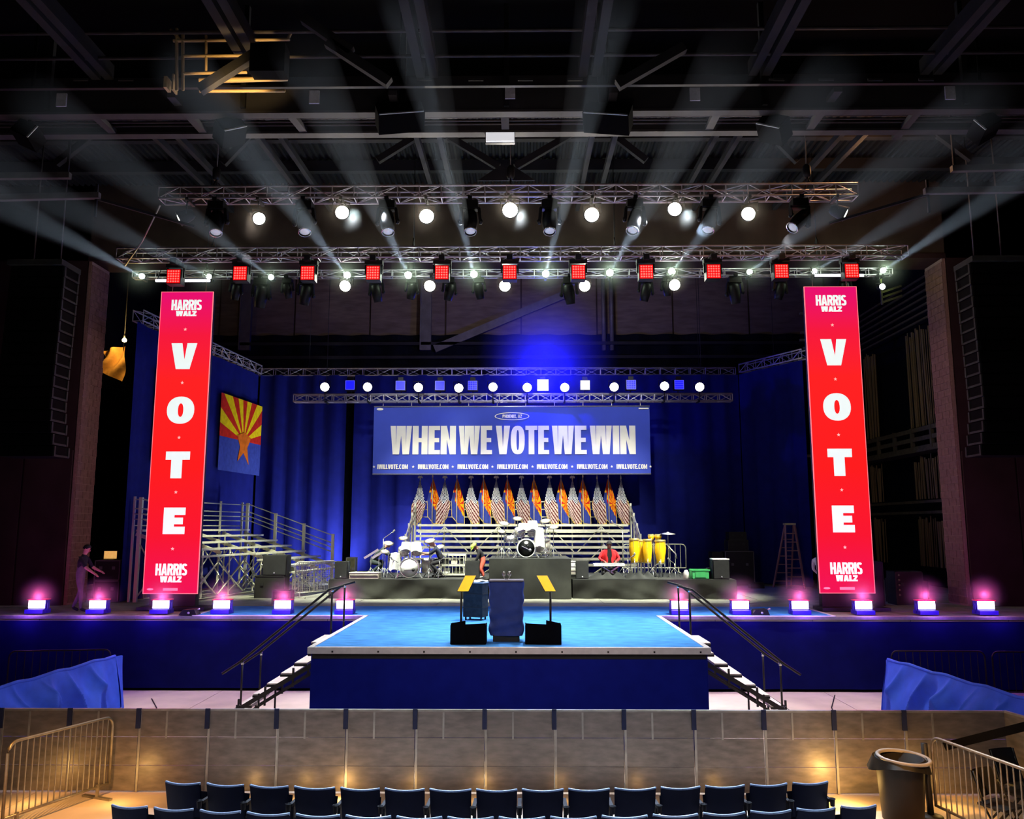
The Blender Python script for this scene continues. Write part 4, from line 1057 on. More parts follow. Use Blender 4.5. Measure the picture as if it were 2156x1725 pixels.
for dz in (.06, .34, .5, .66, .85):
    b = MB(); b.tube([bl(0, -.22, 4.95 - dz), bl(LL, -.22, 4.95 - dz)], .02, 6); b.build('back_rail', 'bleacher_metal', t)
for e in (0, 1.6, 3.2, 4.8, LL):
    rod('post', bl(e, -.22, ZD), bl(e, -.22, 4.98), .03, 'bleacher_metal', t, True)
    b = MB(); b.bar(bl(e, -.1, 3.85), bl(e, 1.8 if e < 3 else 3.6, 3.25 if e < 3 else 2.65), .05, .1); b.build('stringer', 'bleacher_metal', t)
    for k in range(0, 4 if e < 3 else 7, 2):
        z = 3.9 - .19 * k; rod('strut', bl(e, .58 * k, ZD), bl(e, .58 * k, z), .028, 'bleacher_metal', t)
        if k < (2 if e < 3 else 6): rod('brace', bl(e, .58 * k, ZD + .1), bl(e, .58 * (k + 2), 3.4 - .19 * k), .022, 'bleacher_metal', t); rod('brace', bl(e, .58 * (k + 2), ZD + .1), bl(e, .58 * k, 3.6 - .19 * k), .022, 'bleacher_metal', t)
for k in (1, 3, 5, 6):
    for e in ((0, 1.6, 3.2, 4.8) if k < 4 else (3.2, 4.8)): rod('brace', bl(e, .58 * k, ZD + .15), bl(e + 1.5, .58 * k, 3.5 - .19 * k), .022, 'bleacher_metal', t); rod('brace', bl(e + 1.5, .58 * k, ZD + .15), bl(e, .58 * k, 3.5 - .19 * k), .022, 'bleacher_metal', t)

# ================================================================== CROWD BARRIERS (bike racks)
def bike_rack(label, a, c, h=1.1, m='galvanised', bars=16, group=None, z=0, mesh=False, r=.02):
    a = V((a[0], a[1], z)); c = V((c[0], c[1], z)); d = (c - a).normalized(); L = (c - a).length
    t = thing('bike_rack', label, 'barrier', (a + c) / 2, group)
    up = V((0, 0, 1)); R = .14; pts = [a + up * .16]
    pts += [a + up * (h - R)] + [a + d * (R * (1 - math.cos(q))) + up * (h - R + R * math.sin(q)) for q in (.4, .8, 1.2)] + [a + d * R + up * h]
    pts += [c - d * R + up * h] + [c - d * (R * (1 - math.cos(q))) + up * (h - R + R * math.sin(q)) for q in (1.2, .8, .4)] + [c + up * (h - R), c + up * .16]
    b = MB(); b.tube(pts, r, 7); b.build('frame', m, t)
    b = MB(); b.tube([a + up * .17, c + up * .17], r * .9, 7); b.build('bottom_rail', m, t)
    for k in range(bars):
        p = a + d * (L * (k + 1) / (bars + 1)); rod('bar', p + up * .17, p + up * h, r * .5, m, t)
    if mesh:
        b = MB()
        for k in range(14): b.bar(a + up * (.22 + k * .062), c + up * (.22 + k * .062), .012, .012)
        for k in range(24): b.bar(a + d * (L * (k + .5) / 24) + up * .17, a + d * (L * (k + .5) / 24) + up * (h - .02), .012, .012)
        b.build('wire_mesh', m, t)['kind'] = 'stuff'
    nrm = d.cross(up)
    for p in (a + d * L * .12, c - d * L * .12):
        b = MB(); b.bar(p - nrm * .28 + up * .015, p + nrm * .28 + up * .015, .06, .03); b.bar(p + up * .01, p + up * .2, .04, .04); b.build('foot', m, t)
    return t
bike_rack('galvanised crowd barrier running from the stainless barrier toward the lower left corner', (-6.97, 11.6), (-6.33, 13.2), 1.15, bars=17, r=.022)
bike_rack('end of a galvanised crowd barrier cut by the left edge beside the front rack', (-7.35, 9.6), (-7.02, 11.45), 1.1, bars=14)
bike_rack('galvanised crowd barrier beside the trash can at the lower right', (5.83, 12.3), (6.25, 10.35), 1.1, bars=18, r=.022)
bike_rack('grey crowd barrier standing near the right end of the stage skirt', (8.9, 20.5), (11.1, 20.45), 1.1, 'black', 12)
bike_rack('dark crowd barrier cut by the right edge in front of the stage skirt', (11.25, 20.4), (13.4, 20.3), 1.1, 'black', 12)
bike_rack('dark crowd barrier behind the left blue drape in front of the stage skirt', (-12.3, 20.2), (-10.0, 20.5), 1.1, 'black', 12)
bike_rack('pale meshed crowd barrier between the left bleachers and the drum riser', (-7.15, 26.3), (-6.15, 27.6), 1.12, 'bleacher_metal', 10, z=ZD, mesh=True)
bike_rack('low silver crowd barrier behind the congas', (3.6, 29.7), (5.85, 29.75), 1.0, 'bleacher_metal', 11, z=R1 + .02)

# blue cloth thrown over barriers left and right
def drape(label, a, c, h0, h1, seed, ends):
    a = V((a[0], a[1], 0)); c = V((c[0], c[1], 0)); d = (c - a).normalized(); L = (c - a).length; nrm = V((d.y, -d.x, 0))
    if ends * nrm.x < 0: nrm = -nrm
    t = thing('draped_barrier', label, 'barrier', (a + c) / 2)
    def fn(u, v):
        h = h0 + (h1 - h0) * u
        q = abs(math.sin(u * 5.2 + seed)) ** 3
        cr = (1 - abs(math.sin(u * 8.5 + seed * 3 + v * 1.3))) ** 3 + .6 * (1 - abs(math.sin(u * 19 + seed - v * 2.1))) ** 4
        fold = (.12 * math.sin(u * 13 + seed + v * 4.5 * math.sin(u * 4)) + .07 * math.sin(u * 31 + seed * 2 - v * 5) +   .16 * q * math.sin(v * 3) + .24 * cr) * min(1, v * 2.2) * (1 - u ** 8)
        sw = .05 + .22 * v
        p = a + d * (L * u) + nrm * (sw + fold)
        return (p.x, p.y, h * (1 - v) + .02 * math.sin(u * 25) * (1 - v))
    b = MB(); b.sheet(fn, 180, 30); b.build('cloth', 'drape_blue', t)
    b = MB(); b.sheet(lambda u, v: tuple(V(fn(u, 0)) - nrm * (.1 * v) - V((0, 0, .5 * v * v))), 60, 4); b.build('cloth_back', 'drape_blue', t)
    b = MB(); b.tube([V(fn(k / 12, 0)) + V((0, 0, .012)) - nrm * .02 for k in range(13)], .034, 7); b.build('top_roll', 'drape_blue', t)
    e = c if True else a; hh = h1
    def fe(u, v):
        p = c + d * ((.28 if ends > 0 else .06) * math.sin(u * PI / 1.0) + .12 * u) + nrm * ((.05 + .25 * v) * (1 - u * 1.8)) + d * (.05 * math.sin(u * 12 + v * 4) * v)
        return (p.x, p.y, (hh - .16 * u * u) * (1 - v * .98))
    b = MB(); b.sheet(fe, 24, 12); b.build('end_drop', 'drape_blue', t)
    b = MB(); b.tube([a + V((0, 0, .02)), a + V((0, 0, h0 - .03)), c + V((0, 0, h1 - .03)), c + V((0, 0, .02))], .02, 6); b.build('rail', 'galvanised', t)
drape('crowd barrier covered by a rumpled royal blue cloth at the left of the pit', (-9.7, 14.4), (-9.15, 18.9), 1.12, 1.18, .6, 1)
drape('crowd barrier covered by a royal blue cloth at the right of the pit', (8.88, 14.4), (8.15, 18.9), 1.08, 1.14, 2.4, -1)

# ================================================================== STAINLESS CROWD BARRIER ACROSS THE PIT
t = thing('crowd_barrier', 'long waist high brushed metal barrier wall across the front of the pit', 'barrier', (-1, 13.3, 0))
YW = 13.3; HW = P(1078, 1497, YW).z; xj = P(438, 1520, YW).x; pw = (P(1607, 1520, YW).x - xj) / 8
ks = range(-5, 11)
for k in ks:
    x0 = xj + k * pw + .006; x1 = xj + (k + 1) * pw - .006
    if k == 10: x1 = P(2112, 1500, YW).x
    for z0, z1 in ((.03, .40), (.408, .82), (.828, HW)):
        b = MB(); b.bbox((x0, YW - .012, z0), (x1, YW + .012, z1)); b.build('panel', 'barrier', t)
    b = MB(); b.bbox((x0, YW - .03, HW - .01), (x1, YW + .03, HW + .018)); b.build('cap_rail', 'barrier_edge', t)
    b = MB(); b.bbox((x0, YW - .022, .02), (x0 + .035, YW - .01, HW)); b.build('edge_strip', 'barrier_edge', t)
    b = MB(); b.bbox((x0 + .42, YW - .018, HW - .42), (x0 + .45, YW - .012, HW - .02)); b.build('rib', 'barrier_edge', t)
    b = MB(); b.bbox((x0 - .04, YW - .05, HW - .27), (x0 + .03, YW - .02, HW + .03)); b.build('strap', 'strap', t)
    b = MB(); b.bar((x0, YW + .03, .05), (x0, YW + .95, .05), .06, .05); b.bar((x0, YW + .03, HW - .1), (x0, YW + .9, .08), .05, .05); b.build('back_stay', 'barrier_edge', t)
xe = P(2112, 1500, YW).x
b = MB(); b.bar((xe + .02, YW, HW / 2), (xe + .55, YW - 2.6, HW / 2), .03, HW); b.build('return_panel', 'barrier', t)
b = MB(); b.bar((xe + .02, YW, HW + .01), (xe + .55, YW - 2.6, HW + .01), .05, .03); b.build('cap_rail', 'barrier_edge', t)
for pts_ in ([(-8.8, 20.2), (-7.9, 18.6), (-7.2, 17.6)], [(7.6, 20.8), (7.0, 19.4), (6.6, 17.8)], [(-6.0, 17.85), (-5.2, 18.2), (-4.1, 17.6)]):
    b = MB(); b.tube([(x, y, .012) for x, y in pts_], .012, 6)
    tag(b.build('floor_cable', 'black'), {-8.8: 'black cable lying on the pale pit floor beside the left blue drape', 7.6: 'black cable lying on the pale pit floor toward the right blue drape', -6.0: 'black cable lying on the pit floor at the foot of the left stairs'}[pts_[0][0]], 'cable')

# ================================================================== SEATS
def make_seat():
    t = thing('stadium_seat', 'navy folding stadium seat', 'seat', (0, 0, 0))
    w2 = .262
    def fb(u, v):      # outer back: curved in plan, slightly raked
        x = (u - .5) * 2 * w2 * (1 - .05 * (1 - v)); y = -.06 - .05 * (1 - (2 * u - 1) ** 2) - .10 * v
        return (x, y, .40 + .45 * v - .012 * (1 - (2 * u - 1) ** 2) * v)
    b = MB(); b.sheet(fb, 12, 8); b.sheet(lambda u, v: tuple(V(fb(u, v)) + V((0, .035, 0))), 12, 8)
    b.build('backrest', 'seat_blue', t)
    b = MB(); b.tube([V(fb(k / 12, 1)) + V((0, .017, .004)) for k in range(13)], .017, 6); b.build('top_rim', 'rim_sheen_wear', t)
    b = MB(); b.sheet(lambda u, v: ((u - .5) * .43, .05 + .05 * v + .03 * math.sin(u * PI),   .40 + .27 * v), 8, 6); b.sheet(lambda u, v: ((u - .5) * .43, .09 + .05 * v + .02 * math.sin(u * PI), .40 + .27 * v), 8, 6); b.build('seat_pan', 'seat_dark', t)
    for s in (1,):
        x = s * .292
        b = MB(); b.bar((x, -.14, .63), (x, .22, .63), .05, .035); b.build('armrest', 'seat_dark', t)
        b = MB(); b.bar((x, 0, 0), (x, 0, .62), .04, .12); b.bar((x, -.12, .012), (x, .12, .012), .06, .024); b.build('standard', 'seat_dark', t)
        b = MB(); b.lathe([(.03, -.07), (.036, .01), (.045, .015), (.045, .02), (.034, .02), (.03, -.05)], (x, -.19, .65), n=12); b.build('cup_holder', 'seat_dark', t)
    b = MB(); b.bar((-.292, 0, .42), (.292, 0, .42), .06, .03); b.build('hinge_bar', 'seat_dark', t)
    return t
E1 = [347, 434, 525, 618, 716, 809, 903, 1001, 1097, 1194, 1291, 1388, 1481, 1575, 1664, 1750]
E2 = [233, 322, 419, 518, 621, 726, 833, 940, 1048, 1156, 1264, 1371, 1477, 1576, 1673, 1766, 1852]
proto = None
for row, (E_, nm) in enumerate(((E1, 'far'), (E2, 'near'))):
    n = len(E_) - 1
    for i in range(n):
        px = (E_[i] + E_[i + 1]) / 2 - 3
        py = 1665 - 17 * ((px - 1044) / 700) ** 2 if row == 0 else 1724 - 27 * ((px - 1040) / 806) ** 2
        p = PZ(px, py, .85)
        sl = (2 * .30 / 4.2 ** 2) * p.x if row == 0 else (2 * .25 / 4.3 ** 2) * p.x
        o = proto if proto is None else None
        if proto is None:
            proto = make_seat(); o = proto
        else: o = copy_tree(proto)
        wsc = (PZ(E_[i + 1], py, .85) - PZ(E_[i], py, .85)).length / .584
        o.location = (p.x, p.y + .16, 0); o.rotation_euler.z = math.atan(sl); o.scale = (wsc, 1, 1)
        o['label'] = 'navy folding seat, %s from the left in the %s' % (ORD[i], 'farther row before the barrier' if row == 0 else 'nearest row with pale lit rims')
        o['group'] = 'stadium seats in the %s row' % nm

# ================================================================== TRASH CAN, CHAIRS, STRAP
p = PZ(1902, 1728, 0); tx, ty = p.x, p.y
t = thing('trash_can', 'large dark round trash can with a liner folded over its rim', 'trash can', (tx, ty, 0))
b = MB(); b.lathe([(.25, 0), (.27, .02), (.325, .80), (.33, .84), (.30, .84), (.24, .05), (.001, .045)], (tx, ty, 0), n=28); b.build('body', 'can_black', t)
b = MB(); b.lathe([(.33, .825), (.36, .83), (.365, .855), (.345, .872), (.315, .86), (.31, .83)], (tx, ty, 0), (.05, -.04, 1), n=28, caps=False); b.build('rim', 'can_rim', t)
b = MB()
def lf(u, v):
    g = 2 * PI * u; r = .355 + .055 * v + .03 * v * math.sin(g * 3 + .6) + .012 * math.sin(g * 11) * v
    return (tx + r * math.cos(g), ty + r * math.sin(g), .845 - (.13 + .06 * math.sin(g * 2 + 2.2)) * v)
b.sheet(lf, 40, 5); b.build('liner', 'black', t)
a, c = P(1990, 1572, 12.2), P(2170, 1527, 11.2)
b = MB(); b.bar(a, c, .05, .11); tag(b.build('belt', 'black_matte'), 'wide black belt stretched from the right crowd barrier to the right edge', 'belt')
p = PZ(1968, 1728, 0)
t = thing('stanchion_post', 'dark post with a round foot beside the trash can', 'post', (p.x, p.y + .1, 0))
b = MB(); b.tube([(p.x, p.y + .1, .02), (p.x - .02, p.y + .12, 1.0)], .045, 10); b.build('shaft', 'black', t)
b = MB(); b.lathe([(.17, 0), (.16, .03), (.05, .05)], (p.x, p.y + .1, 0), n=18); b.build('foot', 'black', t)
def fold_chair(label, px, py, rz):
    q = PZ(px, py, 0); t = thing('folding_chair', label, 'chair', (q.x, q.y, 0), 'dark chairs at the right edge')
    R = Matrix.Rotation(rz, 3, 'Z')
    def w_(x, y, z): return q + R @ V((x, y, 0)) + V((0, 0, z))
    for s in (-1, 1):
        b = MB(); b.tube([w_(s * .2, -.2, 0), w_(s * .2, .05, .45), w_(s * .2, .16, .85)], .014, 6); b.build('leg', 'black', t)
        b = MB(); b.tube([w_(s * .17, .22, 0), w_(s * .17, -.15, .45)], .014, 6); b.build('leg', 'black', t)
    b = MB(); b.sheet(lambda u, v: tuple(w_((u - .5) * .42, .05 + .12 * v + .03 * math.sin(u * PI), .55 + .3 * v)), 8, 4); b.sheet(lambda u, v: tuple(w_((u - .5) * .42, .075 + .12 * v + .03 * math.sin(u * PI), .55 + .3 * v)), 8, 4); b.build('backrest', 'black', t)
    b = MB(); b.bar(w_(-.2, -.05, .45), w_(.2, -.05, .45), .38, .03); b.build('seat', 'black', t)
fold_chair('dark chair nearest the right crowd barrier at the lower right corner', 2105, 1770, .5)
fold_chair('dark chair cut by the right edge at the lower right corner', 2150, 1740, .4)
fold_chair('dark chair behind the other two at the right edge', 2140, 1715, .3)

# ================================================================== LECTERN AND PROMPTERS
q = PZ(1066, 1352, ZD); lx, ly = q.x, q.y + .18
t = thing('lectern', 'lectern wrapped in a navy cloth with twin microphones on the thrust stage', 'lectern', (lx, ly, ZD))
b = MB(); b.bbox((lx - .26, ly - .22, ZD + .01), (lx + .26, ly + .24, ZD + .14)); b.bbox((lx - .22, ly - .15, ZD + .12), (lx + .22, ly + .2, ZD + .3)); b.build('plinth', 'charcoal', t)
b = MB(); b.bbox((lx - .34, ly - .27, ZD + 1.16), (lx + .34, ly + .25, ZD + 1.185)); b.build('top', 'steel_grey', t)
def lc_(u, v):
    g = 2 * PI * u; z = 1.17 - 1.05 * v
    hw = .345 - .01 * v + .018 * math.sin(v * 9) * v - .03 * (v > .55) * (v - .55) + .012 * math.sin(v * 23)
    c_, s_ = math.cos(g), math.sin(g); e = .32
    x = hw * math.copysign(abs(c_) ** e, c_); y = .24 * math.copysign(abs(s_) ** e, s_)
    wr = .014 * math.sin(v * 26 + x * 6) * min(1, max(0, v - .35) * 3)
    return (lx + x, ly + y * (1 + wr * 2) - wr, ZD + z)
b = MB(); b.sheet(lc_, 64, 40); b.build('cloth', 'lectern_cloth', t)
for dx in (-.05, .06):
    b = MB(); b.tube([(lx, ly - .05, ZD + 1.18), (lx + dx, ly - .08, ZD + 1.23), (lx + dx, ly - .1, ZD + 1.28)], .009, 6); b.build('gooseneck', 'chrome', t)
    b = MB(); b.lathe([(.015, -.03), (.032, 0), (.034, .04), (.02, .07), (.001, .078)], (lx + dx, ly - .1, ZD + 1.28), n=10); b.build('microphone', 'chrome', t)
def prompter(side, pxa, pxb, boxa, boxb):
    s = -1 if side == 'left' else 1
    q = PZ((boxa + boxb) / 2, 1358, ZD); y = q.y; xa, xb = PZ(boxa, 1358, ZD).x, PZ(boxb, 1358, ZD).x
    t = thing('teleprompter', 'teleprompter with a yellow tilted glass and black base on the %s of the lectern' % side, 'teleprompter', ((xa + xb) / 2, y + .2, ZD))
    xm = xa + (xb - xa) * (.42 if s < 0 else .58)
    b = MB()
    h = .40
    if s < 0:
        b.poly([(xm, y, ZD + .005), (xb, y, ZD + .005), (xb, y, ZD + h), (xm, y, ZD + h - .02)], (0, -1, 0), .02)
        b.poly([(xa, y - .0, ZD + .005), (xm, y, ZD + .005), (xm, y, ZD + h + .05), (xa, y, ZD + h)], (0, -1, 0), .03)
    else:
        b.poly([(xa, y, ZD + .005), (xm, y, ZD + .005), (xm, y, ZD + h - .02), (xa, y, ZD + h)], (0, -1, 0), .02)
        b.poly([(xm, y, ZD + .005), (xb, y, ZD + .005), (xb, y, ZD + h), (xm, y, ZD + h + .06)], (0, -1, 0), .03)
    for xw in (xa, xb): b.bbox((xw - .012, y, ZD + .005), (xw + .012, y + .45, ZD + .36))
    b.build('light_hood', 'black_matte', t)
    b = MB(); b.bbox((xa + .08, y + .06, ZD + .005), (xb - .08, y + .4, ZD + .12)); b.build('monitor', 'black', t)
    px_ = 971 if s < 0 else 1159; xp = P(px_, 1280, y + .25).x
    b = MB(); b.lathe([(.17, 0), (.16, .03), (.03, .04)], (xp, y + .25, ZD + .006), n=14); b.build('foot', 'black', t)
    b = MB(); b.tube([(xp, y + .25, ZD + .02), (xp, y + .25, P(px_, 1247, y + .25).z)], .022, 8); b.build('pole', 'black', t)
    cs = ((980, 1213), (1002, 1213), (986, 1246), (963, 1246)) if s < 0 else ((1130, 1213), (1152, 1213), (1170, 1246), (1148, 1246))
    pts_ = [P(c_[0], c_[1], y + .25 + (.22 if k < 2 else -.05)) for k, c_ in enumerate(cs)]
    b = MB(); b.poly(pts_, (0, -.8, .6), .012); b.build('glass', 'amber_glass_glow', t)
    b = MB(); b.tube(pts_ + [pts_[0]], .012, 6); b.build('glass_frame', 'black', t)
prompter('left', 967, 1003, 949, 1022); prompter('right', 1129, 1170, 1107, 1181)
q = PZ(1000, 1308, ZD); gx, gy = q.x, q.y + .25
t = thing('covered_trunk', 'upright grey padded trunk with a white cloth on top behind the lectern', 'trunk', (gx, gy, ZD))
b = MB(); R = Matrix.Rotation(-.35, 3, 'Z'); b.box((gx, gy, ZD + .48), (.5, .36, .80), R); b.build('body', 'trunk_grey', t)
b = MB(); b.box((gx, gy, ZD + .895), (.52, .38, .03), R)
b.sheet(lambda u, v: tuple(V((gx, gy, ZD + .93)) + R @ V(((u - .5) * .52, (v - .5) * .38, .03 * math.sin(u * 7) * math.cos(v * 5)))), 14, 10); b.build('top_cloth', 'towel', t)
for sx in (-1, 1):
    for sy in (-1, 1):
        p_ = V((gx, gy, ZD)) + R @ V((sx * .2, sy * .13, .04)); b = MB(); b.lathe([(.04, -.02), (.045, 0), (.04, .02)], p_, (1, 0, 0), 8); b.build('caster', 'black', t)
for z in (.3, .62):
    b = MB(); b.box((gx, gy, ZD + z), (.515, .375, .02), R); b.build('band', 'charcoal', t)

# ================================================================== CASES, SPEAKERS AND OTHER BOXES
def case(name, label, x, y, z, w_, d_, h_, m='black', edge='steel_grey', rz=0, group=None, cat='road case'):
    t = thing(name, label, cat, (x, y, z), group); R = Matrix.Rotation(rz, 3, 'Z')
    def q(a, b_, c_): return V((x, y, z)) + R @ V((a, b_, c_))
    b = MB(); b.box(q(0, 0, h_ / 2), (w_ - .02, d_ - .02, h_ - .02), R); b.build('body', m, t)
    b = MB(); e = .03
    for sx in (-1, 1):
        for sy in (-1, 1): b.box(q(sx * (w_ / 2 - e / 2), sy * (d_ / 2 - e / 2), h_ / 2), (e, e, h_), R)
    for sz in (e / 2, h_ - e / 2):
        for s in (-1, 1):
            b.box(q(0, s * (d_ / 2 - e / 2), sz), (w_, e, e), R); b.box(q(s * (w_ / 2 - e / 2), 0, sz), (e, d_, e), R)
    b.build('edge_frame', edge, t)
    for s in (-.25, .25):
        b = MB(); b.box(q(s * w_, -d_ / 2, h_ * .62), (.09, .02, .09), R); b.build('latch', edge, t)
    return t
def speaker(label, x, y, z, w_, d_, h_, rz=0, top=False):
    t = thing('loudspeaker', label, 'speaker', (x, y, z)); R = Matrix.Rotation(rz, 3, 'Z')
    def q(a, b_, c_): return V((x, y, z)) + R @ V((a, b_, c_))
    b = MB(); b.box(q(0, .02, h_ / 2), (w_, d_ - .04, h_), R); b.build('cabinet', 'charcoal', t)
    b = MB(); b.box(q(0, -d_ / 2 + .01, h_ / 2), (w_ - .05, .03, h_ - .05), R); b.build('grille', 'charcoal', t)
    b = MB(); b.lathe([(.025, 0), (.025, .02), (.001, .022)], q(.0, -d_ / 2 - .005, h_ * .12), R @ V((0, -1, 0)), 10); b.build('badge', 'aluminium', t)
    if top: b = MB(); b.box(q(0, 0, h_ + .02), (w_, d_, .04), R); b.build('lid', 'white_tape', t)
    return t
def onto(px, py, z): return PZ(px, py, z)
RYf = RY + .35
def rx(px, Y=None): return P(px, 1190, Y or RYf).x
speaker('dark speaker at the left end of the low drum riser beside the keyboard case', rx(721), RYf, R1, .42, .42, .54)
speaker('dark speaker on the riser just left of the tall centre riser', rx(995), RYf, R1, .46, .42, .56)
speaker('dark speaker on the riser just right of the tall centre riser', rx(1225), RYf, R1, .40, .42, .56)
speaker('grey speaker with a white lid at the right end of the conga riser', rx(1515), RYf, R1, .52, .45, .60, 0, True)
q = PZ(566, 1260, ZD)
case('padded_trunk', 'grey carpeted trunk on deck beneath the black speaker by the left bleachers', q.x, q.y + .3, ZD, .95, .6, .70, 'skirt_grey', 'charcoal')
speaker('black speaker stacked on the grey trunk by the left bleachers', q.x + .12, q.y + .3, ZD + .702, .78, .5, .64)
q = PZ(590, 1276, ZD); case('small_case', 'small dark case with pale fittings behind the fifth footlight', q.x, q.y + .25, ZD, .55, .4, .42, 'black', 'steel_grey')
qx = [(219, 1268, .78, .62, .0), (219, 1268, .78, .60, .63), (275, 1262, .74, .55, 0), (275, 1262, .78, .50, .56), (275, 1262, .78, .42, 1.07), (290, 1262, .7, .5, .0)]
labs = ['black road case at the bottom of the stack under the glowing laptop', 'black road case under the glowing laptop left of the red screen', 'black road case on the deck at the bottom of the stack touching the left screen', 'black road case in the middle of the stack touching the left screen', 'black road case topping the stack touching the left screen', None]
for (px, py, w_, h_, dz), lb in zip(qx, labs):
    if lb:
        q = PZ(px, py, ZD); case('road_case', lb, max(q.x, -12.6), q.y + .4, ZD + dz, w_, .7, h_)
q = PZ(212, 1268, ZD); q.x = max(q.x, -12.7); zt_ = ZD + 1.232
t = thing('laptop', 'open laptop glowing orange on the left road cases', 'laptop', (q.x, q.y + .3, zt_))
b = MB(); b.bbox((q.x - .2, q.y + .12, zt_), (q.x + .2, q.y + .4, zt_ + .02)); b.build('keyboard', 'black', t)
b = MB(); b.bbox((q.x - .21, q.y + .40, zt_ + .02), (q.x + .21, q.y + .42, zt_ + .28)); b.build('lid', 'black', t)
b = MB(); b.bbox((q.x - .195, q.y + .392, zt_ + .035), (q.x + .195, q.y + .399, zt_ + .265)); b.build('display', 'laptop_glow', t)
q = PZ(762, 1221, R1)
t = thing('keyboard_case', 'low pale silver case lying at the front of the left drum riser', 'case', (q.x, RY + .3, R1))
b = MB(); b.bbox((q.x - .46, RY + .08, R1 + .01), (q.x + .46, RY + .55, R1 + .19)); b.build('body', 'wood_top', t)
b = MB(); b.bbox((q.x - .44, RY + .065, R1 + .085), (q.x + .44, RY + .08, R1 + .115)); b.build('groove', 'black', t)
b = MB(); b.bbox((q.x - .47, RY + .07, R1 + .19), (q.x + .47, RY + .56, R1 + .205)); b.build('lid', 'towel', t)
t = thing('stage_steps', 'low steps with bright yellow edges at the left end of the drum riser', 'steps', (rx(768, 29.4), 29.9, ZD))
for k in range(3):
    y = 30.3 + .28 * k; z = ZD + .2 + .2 * k; xa, xb = rx(740 + 6 * k, y), rx(800, y)
    b = MB(); b.bbox((xa, y, ZD), (xb, y + .28, z)); b.build('step', 'charcoal', t)
    b = MB(); b.bbox((xa, y - .01, z - .04), (xb, y + .05, z + .005)); b.build('edge', 'yellow_edge', t)
q = rx(742, 30.8); case('crate', 'tall beige crate between the left bleachers and the drum riser', q - .15, 31.4, ZD, .36, .4, 1.1, 'beige_box', 'bleacher_metal', cat='crate')
q = rx(1472)
t = thing('plastic_crate', 'bright green plastic crate on the conga riser', 'crate', (q, RYf, R1))
w_, d_, h_ = .56, .38, .30
for a, c in (((-w_/2, -d_/2), (w_/2, -d_/2 + .02)), ((-w_/2, d_/2 - .02), (w_/2, d_/2)), ((-w_/2, -d_/2), (-w_/2 + .02, d_/2)), ((w_/2 - .02, -d_/2), (w_/2, d_/2))):
    b = MB(); b.bbox((q + a[0], RYf + a[1], R1), (q + c[0], RYf + c[1], R1 + h_)); b.build('side', 'green_plastic', t)
b = MB(); b.bbox((q - w_/2, RYf - d_/2, R1), (q + w_/2, RYf + d_/2, R1 + .02)); b.build('bottom', 'green_plastic', t)
b = MB()
for a, c in (((-w_/2 - .015, -d_/2 - .015), (w_/2 + .015, -d_/2 + .01)), ((-w_/2 - .015, d_/2 - .01), (w_/2 + .015, d_/2 + .015))): b.bbox((q + a[0], RYf + a[1], R1 + h_ - .04), (q + c[0], RYf + c[1], R1 + h_))
b.bbox((q - .17, RYf - d_/2 - .012, R1 + .06), (q + .17, RYf - d_/2, R1 + .22)); b.build('rim', 'green_plastic', t)
b = MB(); b.bbox((q + w_/2 + .02, RYf + .2, R1), (q + w_/2 + .32, RYf + .5, R1 + .32)); tag(b.build('equipment_box', 'skirt_grey'), 'grey box between the green crate and the white lidded speaker', 'box')
b = MB(); b.lathe([(.08, 0), (.09, .02), (.085, .2), (.06, .24), (.04, .28)], (q - .42, RYf, R1), n=12); tag(b.build('water_jug', 'cloth_white'), 'pale jug standing left of the green crate', 'jug')
q = rx(1204)
for k, hh in enumerate((0, .14, .28, .42)):
    b = MB(); b.bbox((q - .11, RYf - .1, R1 + hh), (q + .11, RYf + .2, R1 + hh + .11)); b.bbox((q - .12, RYf - .11, R1 + hh + .11), (q + .12, RYf + .21, R1 + hh + .135))
    tag(b.build('storage_box', ('skirt_grey', 'wood_top', 'towel', 'towel')[k]), '%s small box from the bottom in the stack against the tall riser' % ORD[k], 'box', 'small boxes stacked by the tall riser')
x1_ = P(1552, 1200, 32.3).x
case('road_case', 'tall dark wheeled case standing before the right navy curtain', x1_, 32.2, ZD, 1.1, .7, 1.32)
case('road_case', 'wide black case lying on the tall case before the right curtain', x1_ - .02, 32.2, ZD + 1.322, .78, .6, .42, 'black', 'charcoal')
case('road_case', 'topmost black case on the stack before the right curtain', x1_ - .02, 32.2, ZD + 1.744, .66, .55, .3, 'black', 'charcoal')
case('road_case', 'narrow dark case standing left of the tall wheeled case before the right curtain', x1_ - .78, 32.4, ZD, .42, .6, 1.28, 'black', 'charcoal')
b = MB(); q = P(1592, 1225, 31.0); b.box((q.x, 31.0, ZD + .07), (.5, .35, .14)); b.box((q.x + .1, 31.0, ZD + .17), (.3, .25, .08)); tag(b.build('stage_box', 'black'), 'low dark box on deck between the conga riser and the ladder', 'box')
# stage right clutter in the dark wing
for k, (px, py, w_, h_, lb) in enumerate(((1843, 1278, .75, 1.25, 'tall dark cabinet half hidden behind the right red screen'), (1925, 1276, .8, .95, 'dark equipment rack with small pale fittings in the right wing'), (1903, 1272, .35, .7, 'small dark rack with bright fittings left of the wing equipment rack'), (1950, 1268, .4, .6, 'dark case beside the right brick column'))):
    q = PZ(px, py, ZD); q.x = min(q.x, 12.25)
    t = case('equipment_rack', lb, q.x, q.y + .5, ZD, w_, .6, h_, 'black', 'charcoal', cat='equipment rack')
    if k in (1, 2):
        for m_ in range(5):
            b = MB(); b.lathe([(.035, 0), (.03, .03), (.001, .04)], (q.x - w_ * .38, q.y + .19, ZD + h_ - .1 - m_ * .14), (0, -1, 0), 8); b.build('knob', 'galvanised', t)
